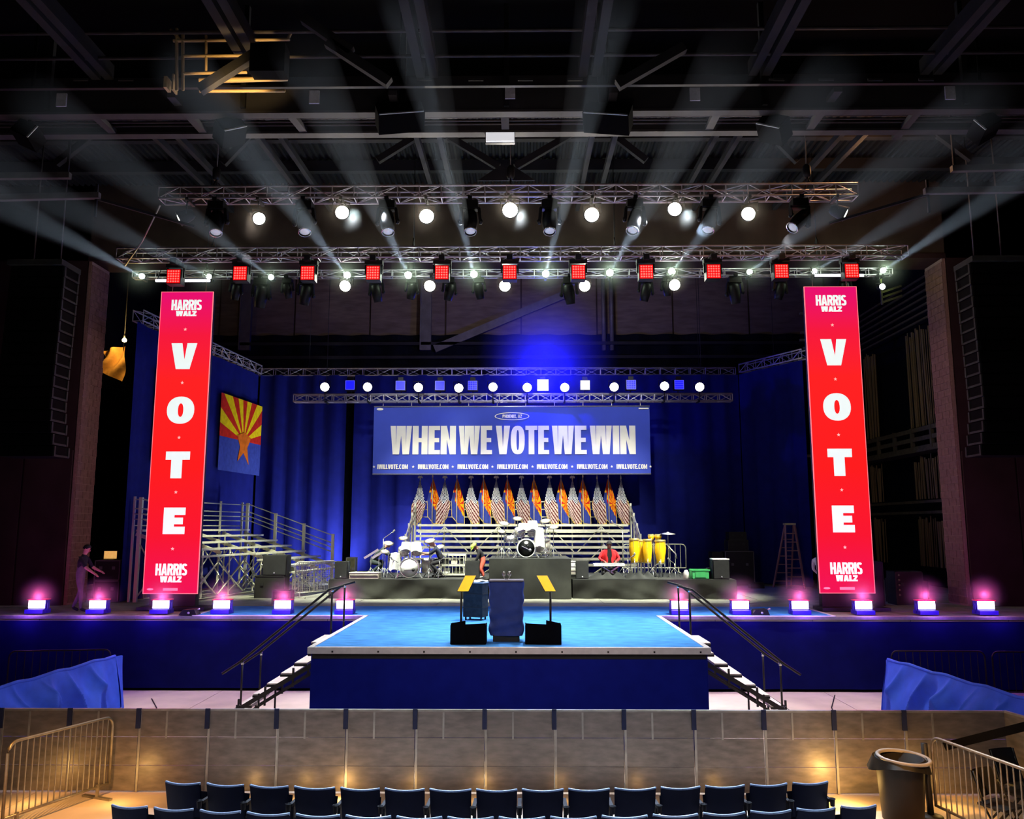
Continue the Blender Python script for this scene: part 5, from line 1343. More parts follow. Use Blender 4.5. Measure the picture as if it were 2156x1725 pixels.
# stepladder
lx_, ly_ = P(1674, 1200, 30.4).x, 30.4
t = thing('stepladder', 'tall step ladder standing in front of the right navy side curtain', 'ladder', (lx_, ly_, ZD))
H_ = 2.3
for s in (-1, 1):
    rod('side_rail', (lx_ + s * .33, ly_, ZD), (lx_ + s * .17, ly_ + .35, ZD + H_), .03, 'orange_ladder', t, True)
    rod('back_leg', (lx_ - .15 + s * .33, ly_ + 1.1, ZD), (lx_ + s * .16, ly_ + .45, ZD + H_ - .02), .025, 'orange_ladder', t, True)
for k in range(7):
    f = (k + .35) / 7.4; x2 = .33 - .16 * f
    b = MB(); b.bbox((lx_ - x2, ly_ + .35 * f - .04, ZD + H_ * f), (lx_ + x2, ly_ + .35 * f + .05, ZD + H_ * f + .035)); b.build('step', 'orange_ladder', t)
    x3 = .33 - .17 * f; xo = -.15 * (1 - f); yb_ = ly_ + 1.1 - .65 * f
    if k < 6: b = MB(); b.bbox((lx_ + xo - x3, yb_ - .02, ZD + H_ * f + .1), (lx_ + xo + x3, yb_ + .02, ZD + H_ * f + .13)); b.build('rear_bar', 'orange_ladder', t)
b = MB(); b.bbox((lx_ - .2, ly_ + .28, ZD + H_), (lx_ + .2, ly_ + .52, ZD + H_ + .07)); b.build('top_cap', 'beige_box', t)
# small deck boxes between the footlights
for px, lb in ((395, 'small black floor box between the third and fourth footlights'), (1603, 'flat black floor box between the eighth and ninth footlights')):
    q = PZ(px, 1297, ZD); t = thing('floor_box', lb, 'floor box', (q.x, q.y + .2, ZD))
    b = MB(); b.poly([(q.x - .24, q.y + .3, ZD + .012), (q.x + .22, q.y + .3, ZD + .012), (q.x + .16, q.y + .3, ZD + .16), (q.x - .14, q.y + .3, ZD + .14)], (0, -1, 0), .3); b.build('body', 'black', t)
    b = MB(); b.lathe([(.03, 0), (.03, .02), (.01, .03)], (q.x + .02, q.y, ZD + .07), (0, -1, 0), 8); b.build('connector', 'aluminium', t)
    b = MB(); b.tube([(q.x + .2, q.y + .1, ZD + .14), (q.x + .26, q.y + .1, ZD + .17)], .02, 6); b.build('handle', 'aluminium', t)

# ================================================================== DRUMS
def stand(t, p, top, m='chrome', name='stand'):
    p = V(p); top = V(top); b = MB(); b.tube([p + V((0, 0, .25)), top], .012, 6)
    for k in range(3):
        g = k * 2 * PI / 3 + .5; b.tube([p + V((0, 0, .32)), p + V((.24 * math.cos(g), .24 * math.sin(g), .01))], .011, 5)
    return b.build(name, m, t)
def drum(t, c, ax, r, h, shell, head='towel', name='tom'):
    c = V(c); ax = V(ax).normalized()
    b = MB(); b.lathe([(r, -h), (r, -.01)], c, ax, 18); o = b.build(name, shell, t)
    b = MB(); b.lathe([(r * .97, -.005), (.001, .002)], c, ax, 18); b.build('drum_head', head, o)
    b = MB()
    for hh in (-.03, -h + .03): b.lathe([(r, hh - .02), (r + .016, hh - .018), (r + .016, hh + .018), (r, hh + .02)], c, ax, 18, caps=False)
    for k in range(8):
        g = k * PI / 4; tt, x_, y_ = b.frame((0, 0, 0), ax); o_ = (x_ * math.cos(g) + y_ * math.sin(g)) * (r + .012)
        b.bar(c + o_ - ax * (h * .65), c + o_ - ax * (h * .3), .018, .018)
    b.build('hoop', 'chrome', o); return o
def cymbal(t, c, r, ax=(0.1, -.25, 1), m='cymbal_pale'):
    b = MB(); b.lathe([(r, -.02), (r * .45, .008), (.05, .016), (.045, .035), (.012, .05), (.001, .052)], c, ax, 22); return b.build('cymbal', m, t)
def drum_kit(label, cx_, cy, z, rb, shell, front, mark, mirror=1):
    t = thing('drum_kit', label, 'drum kit', (cx_, cy, z))
    b = MB(); b.lathe([(rb, .0), (rb, .42)], (cx_, cy, z + rb + .02), (0, 1, 0), 28); bd = b.build('bass_drum', shell, t)
    b = MB(); b.lathe([(rb * .95, .0), (.001, -.004)], (cx_, cy - .004, z + rb + .02), (0, 1, 0), 28); b.build('drum_head', front, bd)
    b = MB(); b.lathe([(rb * .93, -.012), (rb * 1.05, -.02), (rb * 1.07, .02), (rb, .04)], (cx_, cy, z + rb + .02), (0, 1, 0), 28, caps=False); b.build('hoop', 'drum_white' if front == 'drum_black' else 'chrome', bd)
    b = MB(); mx = cx_ + mirror * rb * .42; mz = z + rb * .86
    b.lathe([(rb * .17, 0), (.001, -.006)], (mx, cy - .02, mz), (0, 1, 0), 14)
    b.bar((mx, cy - .022, mz), (cx_ - mirror * rb * .5, cy - .022, mz + (.13 if front == 'drum_black' else -.01)), .02, .025, (0, 1, 0))
    b.build('head_mark', mark, bd)
    if front == 'drum_black':
        b = MB(); b.poly([(cx_ + .05 * math.cos(k * PI / 6) * (1.3), cy - .02, z + rb * 1.68 + .05 * math.sin(k * PI / 6)) for k in range(12)], (0, -1, 0), .004); b.build('head_mark', 'drum_white', bd)
    for s in (-1, 1):
        b = MB(); b.bar((cx_ + s * rb * .95, cy + .03, z + rb * .6), (cx_ + s * (rb + .12), cy - .08, z), .03, .03); b.build('spur', 'chrome', bd)
    for s, dz in ((-1, 0), (1, .02)):
        drum(t, (cx_ + s * .2, cy + .12, z + 2 * rb + .34 + dz), (s * -.1, -.55, 1), .165, .24, shell)
    drum(t, (cx_ + mirror * .55, cy + .5, z + .60), (0, -.2, 1), .22, .42, shell, name='floor_tom')
    drum(t, (cx_ - mirror * .5, cy + .25, z + .68), (0, -.3, 1), .20, .17, shell, name='snare_drum')
    for dx, dy, dz, r in ((-.72, .25, 1.12, .18), (.62, .2, 1.2, .19), (-.28, .6, 1.28, .17), (.9, .5, 1.0, .18), (-.8, .1, .86, .15)):
        stand(t, (cx_ + dx, cy + dy, z), (cx_ + dx, cy + dy, z + dz), name='cymbal_stand'); cymbal(t, (cx_ + dx, cy + dy, z + dz), r, (-.2 * dx, -.45, 1))
    b = MB(); b.lathe([(.03, 0), (.03, .42), (.19, .44), (.2, .52), (.17, .55)], (cx_ + .05, cy + .95, z), n=14); b.build('throne', 'black', t)
    # pale cloths thrown over the toms
    for dx, zz_, hh in ((-.46, z + .82, .55), (-.12, z + 1.16, .26), (.2, z + 1.16, .3)) if front != 'drum_black' else ((-.1, z + 1.12, .24), (.2, z + 1.2, .3), (.42, z + .98, .62)):
        b = MB()
        def fn(u, v, dx=dx, zz_=zz_, hh=hh):
            g = 2 * PI * u; r = (.13 + .05 * v + .025 * math.sin(g * 4 + dx * 9) * v) if v > 0.02 else .001
            return (cx_ + dx + r * math.cos(g), cy + .05 + r * .9 * math.sin(g), zz_ - hh * v ** 1.5 + .03 * math.sin(g * 3) * v)
        b.sheet(fn, 24, 8); b.build('cloth_cover', 'towel', t)
    return t
kx = P(862, 1198, RY + .5).x
drum_kit('drum kit with a white front bass drum on the low left riser', kx, RY + .45, R1 + .001, .31, 'wood_top', 'drum_white', 'charcoal', 1)
kx2 = P(1108, 1150, RY + .7).x
drum_kit('drum kit with a black front bass drum on the tall centre riser', kx2, RY + .6, R2 + .001, .29, 'wood_top', 'drum_black', 'aluminium', 1)

# congas
def conga(label, px, h_, r, dz, dy, group='yellow hand drums'):
    x = rx(px, RY + 1.2 + dy); y = RY + 1.2 + dy; z = R1 + dz
    t = thing('conga', label, 'drum', (x, y, z), group)
    b = MB(); b.lathe([(r * .62, 0), (r * .72, h_ * .12), (r * 1.02, h_ * .5), (r * 1.08, h_ * .68), (r * .96, h_ * .95), (r * .94, h_)], (x, y, z), n=22); b.build('shell', 'conga_yellow', t)
    b = MB(); b.lathe([(r * .93, 0), (.001, .01)], (x, y, z + h_), n=22); b.build('drum_head', 'towel', t)
    b = MB(); b.lathe([(r * .94, h_ - .06), (r * 1.06, h_ - .05), (r * 1.06, h_ - .02), (r * .95, h_ + .015)], (x, y, z), n=22, caps=False)
    for k in range(6):
        g = k * PI / 3 + .3; b.bar((x + r * 1.05 * math.cos(g), y + r * 1.05 * math.sin(g), z + h_ - .05), (x + r * 1.1 * math.cos(g), y + r * 1.1 * math.sin(g), z + h_ * .66), .014, .014)
    b.build('hoop', 'brass', t)
    b = MB(); b.lathe([(r * .63, 0), (r * .66, .02), (r * .64, .04)], (x, y, z), n=18)
    for k in range(3):
        g = k * 2 * PI / 3 + .4; b.tube([(x + r * .7 * math.cos(g), y + r * .7 * math.sin(g), z + .2), (x + r * 1.1 * math.cos(g), y + r * 1.1 * math.sin(g), R1 + .01)], .013, 5)
    b.build('stand', 'chrome', t)
conga('large yellow conga at the left end of the conga group', 1336, .80, .165, .44, 0)
conga('yellow conga second from the left, half hidden by its neighbours', 1350, .76, .15, .44, .35)
conga('yellow conga in the middle of the group under the small drums', 1364, .78, .15, .44, 0)
conga('large yellow conga at the right end of the conga group', 1391, .78, .175, .42, 0)
conga('small yellow hand drum mounted on top of the congas at the left', 1372, .17, .10, 1.2, .3)
conga('small yellow hand drum mounted on top of the congas at the right', 1387, .17, .12, 1.2, .3)
x = rx(1408, RY + 1.3)
t = thing('cymbal_on_stand', 'single pale cymbal on a stand to the right of the congas', 'cymbal', (x, RY + 1.3, R1))
stand(t, (x, RY + 1.3, R1), (x, RY + 1.3, R1 + 1.42)); cymbal(t, (x, RY + 1.3, R1 + 1.42), .25, (0, -.12, 1), 'aluminium')
b = MB(); b.tube([(x - .05, RY + 1.25, R1 + 1.05), (x + .22, RY + 1.2, R1 + .75), (x + .25, RY + 1.2, R1 + .6)], .022, 6); b.build('arm', 'chrome', t)
# music stands, mic stands, percussion table on the risers
def mic(label, px, Y, z, h_, dx, m='chrome'):
    x = P(px, 1190, Y).x; t = thing('microphone_stand', label, 'microphone stand', (x, Y, z), 'microphone stands on the risers')
    stand(t, (x, Y, z), (x, Y, z + h_), m)
    b = MB(); b.tube([(x, Y, z + h_), (x + dx, Y - .1, z + h_ + abs(dx) * .7)], .01, 6); b.build('boom', m, t)
    b = MB(); b.lathe([(.015, -.08), (.03, 0), (.03, .05), (.001, .07)], (x + dx, Y - .1, z + h_ + abs(dx) * .7), (dx, -.1, .4), 8); b.build('microphone', m, t)
mic('microphone stand with a raised boom behind the kneeling person on the left riser', 806, RY + 1.0, R1, 1.25, .35)
mic('microphone stand between the white kit and the navy shirted person', 905, RY + .9, R1, .95, -.2)
mic('microphone stand right of the white drum kit', 925, RY + .5, R1, .55, .25)
mic('microphone stand just right of the black fronted drum kit', 1152, RY + 1.2, R2, 1.0, -.2)
mic('tall microphone stand right of the person in red', 1312, RY + 1.5, R1, 1.55, -.35)
mic('short microphone stand between the person in red and the congas', 1322, RY + .8, R1, .6, .2)
mic('short microphone stand under the congas', 1374, RY + .6, R1, .35, .2)
mic('short microphone stand right of the congas', 1420, RY + .9, R1, .45, -.2)
mic('short microphone stand at the left of the white drum kit', 838, RY + .4, R1, .5, -.2)
mic('short microphone stand left of the black fronted drum kit', 1072, RY + .7, R2, .7, .15)
q = rx(954, RY + 1.4); y = RY + 1.4
t = thing('wire_cart', 'silver shelf cart loaded with hardware right of the navy shirted person', 'cart', (q, y, R1))
for sx in (-1, 1):
    for sy in (-1, 1): rod('post', (q + sx * .42, y + sy * .25, R1), (q + sx * .42, y + sy * .25, R1 + .72), .022, 'bleacher_metal', t)
for z in (.06, .36, .69):
    b = MB(); b.bbox((q - .44, y - .27, R1 + z), (q + .44, y + .27, R1 + z + .05)); b.build('shelf', 'bleacher_metal', t)
for k in range(7):
    rod('wire', (q - .36 + k * .12, y - .26, R1 + .08), (q - .36 + k * .12, y - .26, R1 + .70), .009, 'bleacher_metal', t)
for k, (dx, z, w_) in enumerate(((-.25, .42, .16), (.05, .42, .2), (.28, .42, .12), (-.2, .12, .22), (.18, .12, .3))):
    b = MB(); b.bbox((q + dx - w_ / 2, y - .2, R1 + z), (q + dx + w_ / 2, y + .15, R1 + z + .16)); tag(b.build('hardware_bag', ('charcoal', 'wood_top', 'charcoal', 'towel', 'skirt_grey')[k]), ('small dark bag at the left of the cart upper shelf', 'pale bag in the middle of the cart upper shelf', 'small dark bag at the right of the cart upper shelf', 'white bag on the left of the cart lower shelf', 'grey bag on the right of the cart lower shelf')[k], 'bag')
q = rx(1285, RY + .5)
t = thing('keyboard', 'white keyboard on a low stand before the person in red', 'keyboard', (q, RY + .5, R1))
b = MB(); b.bbox((q - .55, RY + .35, R1 + .40), (q + .45, RY + .62, R1 + .47)); b.build('body', 'towel', t)
b = MB(); b.bbox((q - .50, RY + .345, R1 + .47), (q + .40, RY + .5, R1 + .485)); b.build('keys', 'drum_white', t)
for s in (-1, 1):
    b = MB(); b.bar((q - .35 * s, RY + .48, R1), (q + .3 * s, RY + .48, R1 + .4), .03, .04); b.build('leg', 'chrome', t)
for i, (px, w_, h_, lb) in enumerate(((1275, .62, .2, 'crumpled dark cloth under the white keyboard on the right riser'), (1345, .5, .22, 'crumpled dark cloth under the congas on the right riser'))):
    q = rx(px, RY + .4); b = MB()
    b.sheet(lambda u, v: (q + (u - .5) * w_ * 2 * (.6 + .4 * v), RY + .3 + .25 * v * math.cos(u * PI) * .4 - .15 * v, R1 + .01 + h_ * (1 - v) * (.8 + .3 * math.sin(u * 14 + i))), 30, 8)
    tag(b.build('dust_cloth', 'charcoal'), lb, 'cloth')
q = rx(787, RY + 1.1)
t = thing('music_stand', 'two silver music stands folded at the left edge of the drum riser', 'music stand', (q, RY + .9, R1))
for dx in (-.06, .2):
    stand(t, (q + dx, RY + .9, R1), (q + dx, RY + .9, R1 + .75)); b = MB(); b.bar((q + dx - .22, RY + .88, R1 + .62), (q + dx + .24, RY + .86, R1 + .9), .02, .07); b.build('desk', 'aluminium', t)

# ================================================================== PEOPLE
def person(label, loc, J, shirt, pants, skin='skin', hair='hair_dark', shoe='cloth_black', long_hair=False, cap=None, sleeves=True, jacket=None, face=(1, 0, 0)):
    loc = V(loc); t = thing('person', label, 'person', loc)
    names = ['pelvis', 'spine', 'chest', 'neck', 'hb', 'hc', 'ht']
    pos = {k: V(v) for k, v in J.items()}
    hd_ = (pos['head'] - pos['neck']).normalized()
    pos['hb'] = pos['neck'] + (pos['head'] - pos['neck']) * .45; pos['hc'] = pos['head']; pos['ht'] = pos['head'] + hd_ * .1
    pos['spine'] = pos.get('spine', pos['pelvis'].lerp(pos['chest'], .5))
    rad = dict(pelvis=(.15, .12), spine=(.135, .11), chest=(.16, .115), neck=(.055, .055), hb=(.062, .07), hc=(.085, .098), ht=(.05, .055))
    chain = [('pelvis', 'spine', pants), ('spine', 'chest', shirt), ('chest', 'neck', shirt), ('neck', 'hb', skin), ('hb', 'hc', skin), ('hc', 'ht', skin)]
    for s in 'LR':
        rad['sh' + s] = (.07, .07); rad['el' + s] = (.048, .048); rad['wr' + s] = (.032, .03); rad['hn' + s] = (.038, .022)
        rad['hp' + s] = (.095, .1); rad['kn' + s] = (.066, .066); rad['an' + s] = (.046, .046); rad['to' + s] = (.04, .034)
        d = (pos['wr' + s] - pos['el' + s]).normalized()
        pos['hn' + s] = pos['wr' + s] + d * .085
        sd = d.cross(V((0, 0, 1))); sd = sd.normalized() if sd.length > .1 else V((0, 1, 0))
        chain += [('chest', 'sh' + s, shirt), ('sh' + s, 'el' + s, shirt), ('el' + s, 'wr' + s, shirt if sleeves else skin), ('wr' + s, 'hn' + s, skin),
                  ('pelvis', 'hp' + s, pants), ('hp' + s, 'kn' + s, pants), ('kn' + s, 'an' + s, pants), ('an' + s, 'to' + s, shoe)]
        for f in range(5):
            a, c = 'f%d%s' % (f, s), 'g%d%s' % (f, s); o_ = sd * ((f - 1.5) * .021) if f < 4 else sd * -.05
            ln = (.05, .06, .055, .042, .0)[f]
            pos[a] = pos['hn' + s] + o_ + (d * .02 if f < 4 else d * -.02); pos[c] = pos[a] + d * (ln if f < 4 else .045) + V((0, 0, -.018)) + (sd * -.012 if f == 4 else V((0, 0, 0)))
            rad[a] = (.0095, .0095); rad[c] = (.008, .008); chain += [('hn' + s, a, skin), (a, c, skin)]
    keys = [k for k in pos if k not in ('head',)]
    idx = {k: i for i, k in enumerate(keys)}
    me = bpy.data.meshes.new('skeleton'); me.from_pydata([pos[k] for k in keys], [(idx[a], idx[c]) for a, c, _ in chain], [])
    o = bpy.data.objects.new('skeleton', me); COL.objects.link(o)
    md = o.modifiers.new('skin', 'SKIN'); md.use_smooth_shade = True; md.branch_smoothing = .3
    for k in keys: me.skin_vertices[0].data[idx[k]].radius = rad[k]
    me.skin_vertices[0].data[idx['pelvis']].use_root = True
    ss = o.modifiers.new('sub', 'SUBSURF'); ss.levels = 1; ss.render_levels = 1
    bpy.context.view_layer.update()
    ev = o.evaluated_get(bpy.context.evaluated_depsgraph_get()); m2 = bpy.data.meshes.new_from_object(ev)
    bpy.data.objects.remove(o)
    mats = [shirt, pants, skin, shoe]; mats = list(dict.fromkeys(mats)); m2.materials.clear()
    for m in mats: m2.materials.append(M[m])
    segs = [(pos[a], pos[c] - pos[a], mats.index(m)) for a, c, m in chain]
    for p in m2.polygons:
        best = 1e9; ctr = p.center
        for a, d, mi in segs:
            q = max(0, min(1, (ctr - a).dot(d) / max(d.length_squared, 1e-9))); ds = (ctr - a - d * q).length_squared
            if ds < best: best = ds; bm = mi
        p.material_index = bm; p.use_smooth = True
    body = bpy.data.objects.new('body', m2); COL.objects.link(body); body.parent = t
    hc = loc + pos['head']; F = V(face).normalized(); F = (F - hd_ * F.dot(hd_)).normalized(); S_ = hd_.cross(F)
    def hp(f, s, u): return hc + F * f + S_ * s + hd_ * u
    b = MB()
    b.lathe([(.012, -.02), (.016, 0), (.008, .022)], hp(.09, 0, -.01), hd_, 6)
    b.build('nose', skin, t)
    for s in (-1, 1):
        b = MB(); b.lathe([(.012, 0), (.008, .006), (.001, .008)], hp(.084, s * .032, .018), F, 8); b.build('eye', 'hair_dark', t)
        b = MB(); b.lathe([(.028, -.008), (.03, 0), (.02, .01)], hp(0, s * .086, 0), S_ * s, 8); b.build('ear', skin, t)
    b = MB(); b.bar(hp(.083, -.022, -.045), hp(.083, .022, -.045), .01, .01); b.build('mouth', 'cloth_red', t)
    b = MB()
    def hf(u, v):
        g = 2 * PI * u; el = PI / 2 - v * (1.75 if not long_hair else 2.0); 
        f_ = math.cos(g); cut = 1 - .45 * max(0, f_) * (v > .45)
        el = PI / 2 - (PI / 2 - el) * cut
        r = .108; p_ = hp(r * 1.02 * math.cos(el) * math.cos(g) - .01, r * .9 * math.cos(el) * math.sin(g), .01 + r * 1.1 * math.sin(el)); return tuple(p_)
    b.sheet(hf, 18, 8)
    if long_hair: b.tube([hp(-.06, 0, .02), hp(-.11, 0, -.15), hp(-.1, 0, -.42)], [.08, .085, .03], 8)
    b.build('hair', hair, t)
    if cap:
        b = MB(); b.lathe([(.118, 0), (.116, .05), (.08, .1), (.001, .118)], hp(0, 0, .02), hd_, 14); b.poly([hp(.10, -.08, .03), hp(.2, -.05, .02), hp(.2, .05, .02), hp(.10, .08, .03)], hd_, .012); b.build('cap', cap, t)
    return t
def side(J):  # small helper: mirrored legs/arms given explicitly
    return J
person('person in dark shirt and grey trousers walking toward the cases at far left', (PZ(150, 1291, ZD).x, 21.9 + .3, ZD),
       dict(pelvis=(0, 0, .95), chest=(.04, 0, 1.33), neck=(.07, 0, 1.5), head=(.13, 0, 1.64), shL=(.05, .17, 1.41), elL=(.2, .22, 1.15), wrL=(.40, .2, 1.06), shR=(.05, -.17, 1.41), elR=(.22, -.2, 1.17), wrR=(.46, -.22, 1.02),
            hpL=(0, .09, .9), knL=(-.03, .1, .5), anL=(-.2, .1, .1), toL=(-.04, .1, .03), hpR=(0, -.09, .9), knR=(.1, -.1, .5), anR=(.12, -.1, .08), toR=(.28, -.1, .03)), 'cloth_black', 'cloth_grey', sleeves=False)
def crouch(dx=1, lean=.35, arm=.45, seat=.42):
    return dict(pelvis=(0, 0, seat), chest=(dx * lean * .8, 0, seat + .33), neck=(dx * lean * 1.15, 0, seat + .46), head=(dx * (lean * 1.15 + .12), 0, seat + .54),
                shL=(dx * lean, .17, seat + .38), elL=(dx * (lean + arm * .5), .2, seat + .2), wrL=(dx * (lean + arm), .14, seat + .18), shR=(dx * lean, -.17, seat + .38), elR=(dx * (lean + arm * .5), -.2, seat + .22), wrR=(dx * (lean + arm), -.14, seat + .24),
                hpL=(0, .1, seat - .02), knL=(dx * .38, .16, seat - .02), anL=(dx * .2, .15, .09), toL=(dx * .36, .16, .035), hpR=(0, -.1, seat - .02), knR=(dx * .36, -.17, seat - .1), anR=(dx * -.02, -.15, .09), toR=(dx * .14, -.17, .035))
person('person in dark green with tan hair kneeling at the left edge of the drum riser', (P(782, 1190, RY + 1.6).x, RY + 1.6, R1), crouch(1, .38, .35, .5), 'cloth_green', 'cloth_green', hair='hair_tan')
person('person in a navy shirt bending beside the white drum kit', (P(931, 1190, RY + .8).x, RY + .8, R1), crouch(-1, .2, .4, .55), 'cloth_navy', 'cloth_black', hair='hair_tan', face=(-1, -.2, 0), sleeves=False)
J = dict(pelvis=(0, 0, .52), chest=(-.1, -.05, .82), neck=(-.18, -.06, .93), head=(-.26, -.06, .99), shL=(-.1, .14, .86), elL=(-.2, .2, .62), wrL=(-.3, .1, .45), shR=(-.1, -.2, .86), elR=(-.18, -.26, .62), wrR=(-.28, -.2, .45),
         hpL=(0, .09, .5), knL=(-.06, .05, .3), anL=(.02, .08, .07), toL=(-.12, .06, .03), hpR=(0, -.09, .5), knR=(-.08, -.16, .3), anR=(.02, -.12, .07), toR=(-.12, -.14, .03))
person('person in a lime cap and orange red trousers bending beside the tall riser', (P(1017, 1190, RYf + .2).x, RYf + .2, R1), J, 'cloth_black', 'cloth_orange', 'skin_dark', cap='lime', shoe='cloth_white', face=(-1, -.4, 0))
J = dict(pelvis=(0, 0, .38), chest=(0, -.12, .68), neck=(0, -.14, .82), head=(.0, -.2, .95), shL=(.2, -.1, .74), elL=(.33, -.15, .5), wrL=(.2, -.4, .42), shR=(-.2, -.1, .74), elR=(-.33, -.15, .5), wrR=(-.2, -.4, .42),
         hpL=(.1, 0, .36), knL=(.26, -.34, .42), anL=(.2, -.22, .08), toL=(.22, -.38, .035), hpR=(-.1, 0, .36), knR=(-.26, -.34, .42), anR=(-.2, -.22, .08), toR=(-.22, -.38, .035))
tp_ = person('person in a red jacket crouching between the bleachers and the white keyboard', (P(1282, 1190, RY + 1.3).x, RY + 1.3, R1 + .1), J, 'cloth_red', 'cloth_black', 'skin_dark', face=(0, -1, -.2))
L_ = tp_.location
b = MB(); b.sheet(lambda u, v: (L_.x + (u - .5) * (.12 + .08 * v), L_.y - .27 + .04 * v, L_.z + .80 - .42 * v), 6, 6); b.build('shirt_front', 'cloth_black', tp_)
for s in (-1, 1):
    b = MB(); b.sheet(lambda u, v, s=s: (L_.x + s * (.07 + .20 * u * (.55 + .45 * math.sin(.5 + v * 2.6)) + .02 * math.sin(v * 7)), L_.y - .28 + .22 * u * u, L_.z + .78 - .1 * u - (.46 - .06 * u) * v), 8, 8); b.build('jacket_flap', 'cloth_red', tp_)
b = MB(); b.lathe([(.1, 0), (.1, .3)], (L_.x, L_.y, L_.z - .1), n=12) if False else b.bbox((L_.x - .22, L_.y - .02, R1), (L_.x + .22, L_.y + .3, R1 + .28)); tag(b.build('equipment_box', 'black'), 'low black box under the person in the red jacket', 'box')
person('person in a pale shirt bending behind the right red screen', (P(1728, 1200, 25.4).x, 25.4, ZD), dict(pelvis=(.1, 0, .92), chest=(-.12, 0, 1.22), neck=(-.1, 0, 1.32), head=(0.02, -.05, 1.30), shL=(-.14, .17, 1.22), elL=(-.16, .2, .95), wrL=(0, .2, .8), shR=(-.14, -.17, 1.22), elR=(-.16, -.2, .95), wrR=(0, -.2, .8),
       hpL=(.1, .09, .88), knL=(.05, .1, .48), anL=(.1, .1, .09), toL=(-.04, .1, .03), hpR=(.1, -.09, .88), knR=(.04, -.1, .48), anR=(.12, -.1, .09), toR=(-.02, -.1, .03)), 'cloth_white', 'cloth_black')

# ================================================================== LINE ARRAYS
def line_array(side, xin, s):
    t = thing('line_array', 'tall hanging column of black loudspeaker boxes at the %s of the stage opening' % side, 'speaker array', (xin, 20, 10.6))
    n = 17; h = .285; z = 10.62
    for k in range(n):
        tilt = .02 * k if k < 13 else .26 + .1 * (k - 13)
        z0, z1 = z - k * h, z - (k + 1) * h + .02; dy = -.012 * k + (.05 * (k - 12) ** 1.4 if k > 12 else 0)
        xo = xin - s * 1.35
        b = MB(); yf_, yb_ = 20.0 + dy, 20.72 + dy
        pts_ = [(xin, yf_), (xin - s * .16 * 0, yb_), (xo, yb_), (xo, yf_)]
        vs = [(x, y, z1) for x, y in pts_] + [(x, y, z0) for x, y in pts_]
        b.add(vs, [(3, 2, 1, 0), (4, 5, 6, 7), (0, 1, 5, 4), (1, 2, 6, 5), (2, 3, 7, 6), (3, 0, 4, 7)]); c_ = b.build('cabinet', 'black_matte', t)
        b = MB()
        for y in (yf_ + .02, yb_ - .06): b.bbox((xin - s * .01, y, z1 + .01), (xin + s * .03, y + .06, z0 - .005))
        b.bbox((xin - s * .01, yf_ + .02, z1), (xin + s * .02, yb_, z1 + .05)); b.build('rigging_plate', 'charcoal', c_)
        b = MB(); b.bbox((min(xin - s * .03, xo + s * .03), yf_ - .012, z1 + .02), (max(xin - s * .03, xo + s * .03), yf_, z0 - .02)); b.build('grille', 'black_matte', c_)
    b = MB(); b.bbox((xin - 1.4 if s > 0 else xin, 19.9, 10.64), (xin if s > 0 else xin + 1.4, 20.8, 10.78)); b.build('fly_frame', 'charcoal', t)
    for q in (.3, 1.0): b = MB(); b.tube([(xin - s * q, 20.35, 10.78), (xin - s * q, 20.35, 14.5)], .02, 6); b.build('chain', 'steel_grey', t)
line_array('left', -11.62, 1); line_array('right', 11.28, -1)

# roof loudspeakers with pale lower edges
def roof_box(label, px, py, Y, w_, h_, roll, yaw, ex=None):
    c_ = P(px, py, Y); t = thing('roof_loudspeaker', label, 'speaker', c_)
    R = Matrix.Rotation(yaw, 3, 'Z') @ Matrix.Rotation(roll, 3, 'Y') @ Matrix.Rotation(-.5, 3, 'X')
    b = MB(); b.box(c_, (w_, .45, h_), R); b.build('cabinet', 'speaker_black', t)
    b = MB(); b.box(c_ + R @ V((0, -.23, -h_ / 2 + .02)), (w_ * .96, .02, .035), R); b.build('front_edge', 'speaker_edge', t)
    b = MB(); b.box(c_ + R @ V((0, -.232, .02)), (w_ * .9, .02, h_ * .8), R); b.build('grille', 'speaker_black', t)
    b = MB(); b.tube([c_ + V((0, 0, h_ * .3)), V((c_.x, c_.y, 14.4))], .035, 6); b.build('bracket', 'speaker_black', t)
roof_box('black loudspeaker under the catwalk left of the roof centre', 842, 248, 15.3, .92, .38, -.2, .25)
roof_box('black loudspeaker under the catwalk right of the roof centre', 1280, 250, 15.3, .92, .38, .2, -.25)
roof_box('black loudspeaker tilted under the amber lit railing platform', 484, 278, 15.6, .52, .36, -.5, .7)
roof_box('black loudspeaker tilted under the right half of the catwalk', 1630, 272, 15.6, .55, .36, .5, -.7)
roof_box('black loudspeaker with a bright edge at the far left under the roof', 60, 285, 15.6, .34, .42, -1.05, .6)
roof_box('black loudspeaker with a bright edge at the far right under the roof', 2072, 270, 15.6, .34, .42, .95, -.6)
a, c = P(1023, 297, 16.4), P(1083, 277, 16.4)
t = thing('exit_lamp', 'small white rectangular lamp box hanging under the catwalk centre', 'lamp', ((a.x + c.x) / 2, 16.4, a.z))
b = MB(); b.bbox((a.x, 16.4, a.z), (c.x, 16.46, c.z)); b.build('face', 'sign_white', t)
b = MB(); b.bbox((a.x - .01, 16.46, a.z - .01), (c.x + .01, 16.56, c.z + .02)); b.build('housing', 'black', t)
b = MB(); b.tube([((a.x + c.x) / 2, 16.5, c.z), ((a.x + c.x) / 2, 16.5, 12.4)], .02, 6); b.build('stem', 'black', t)
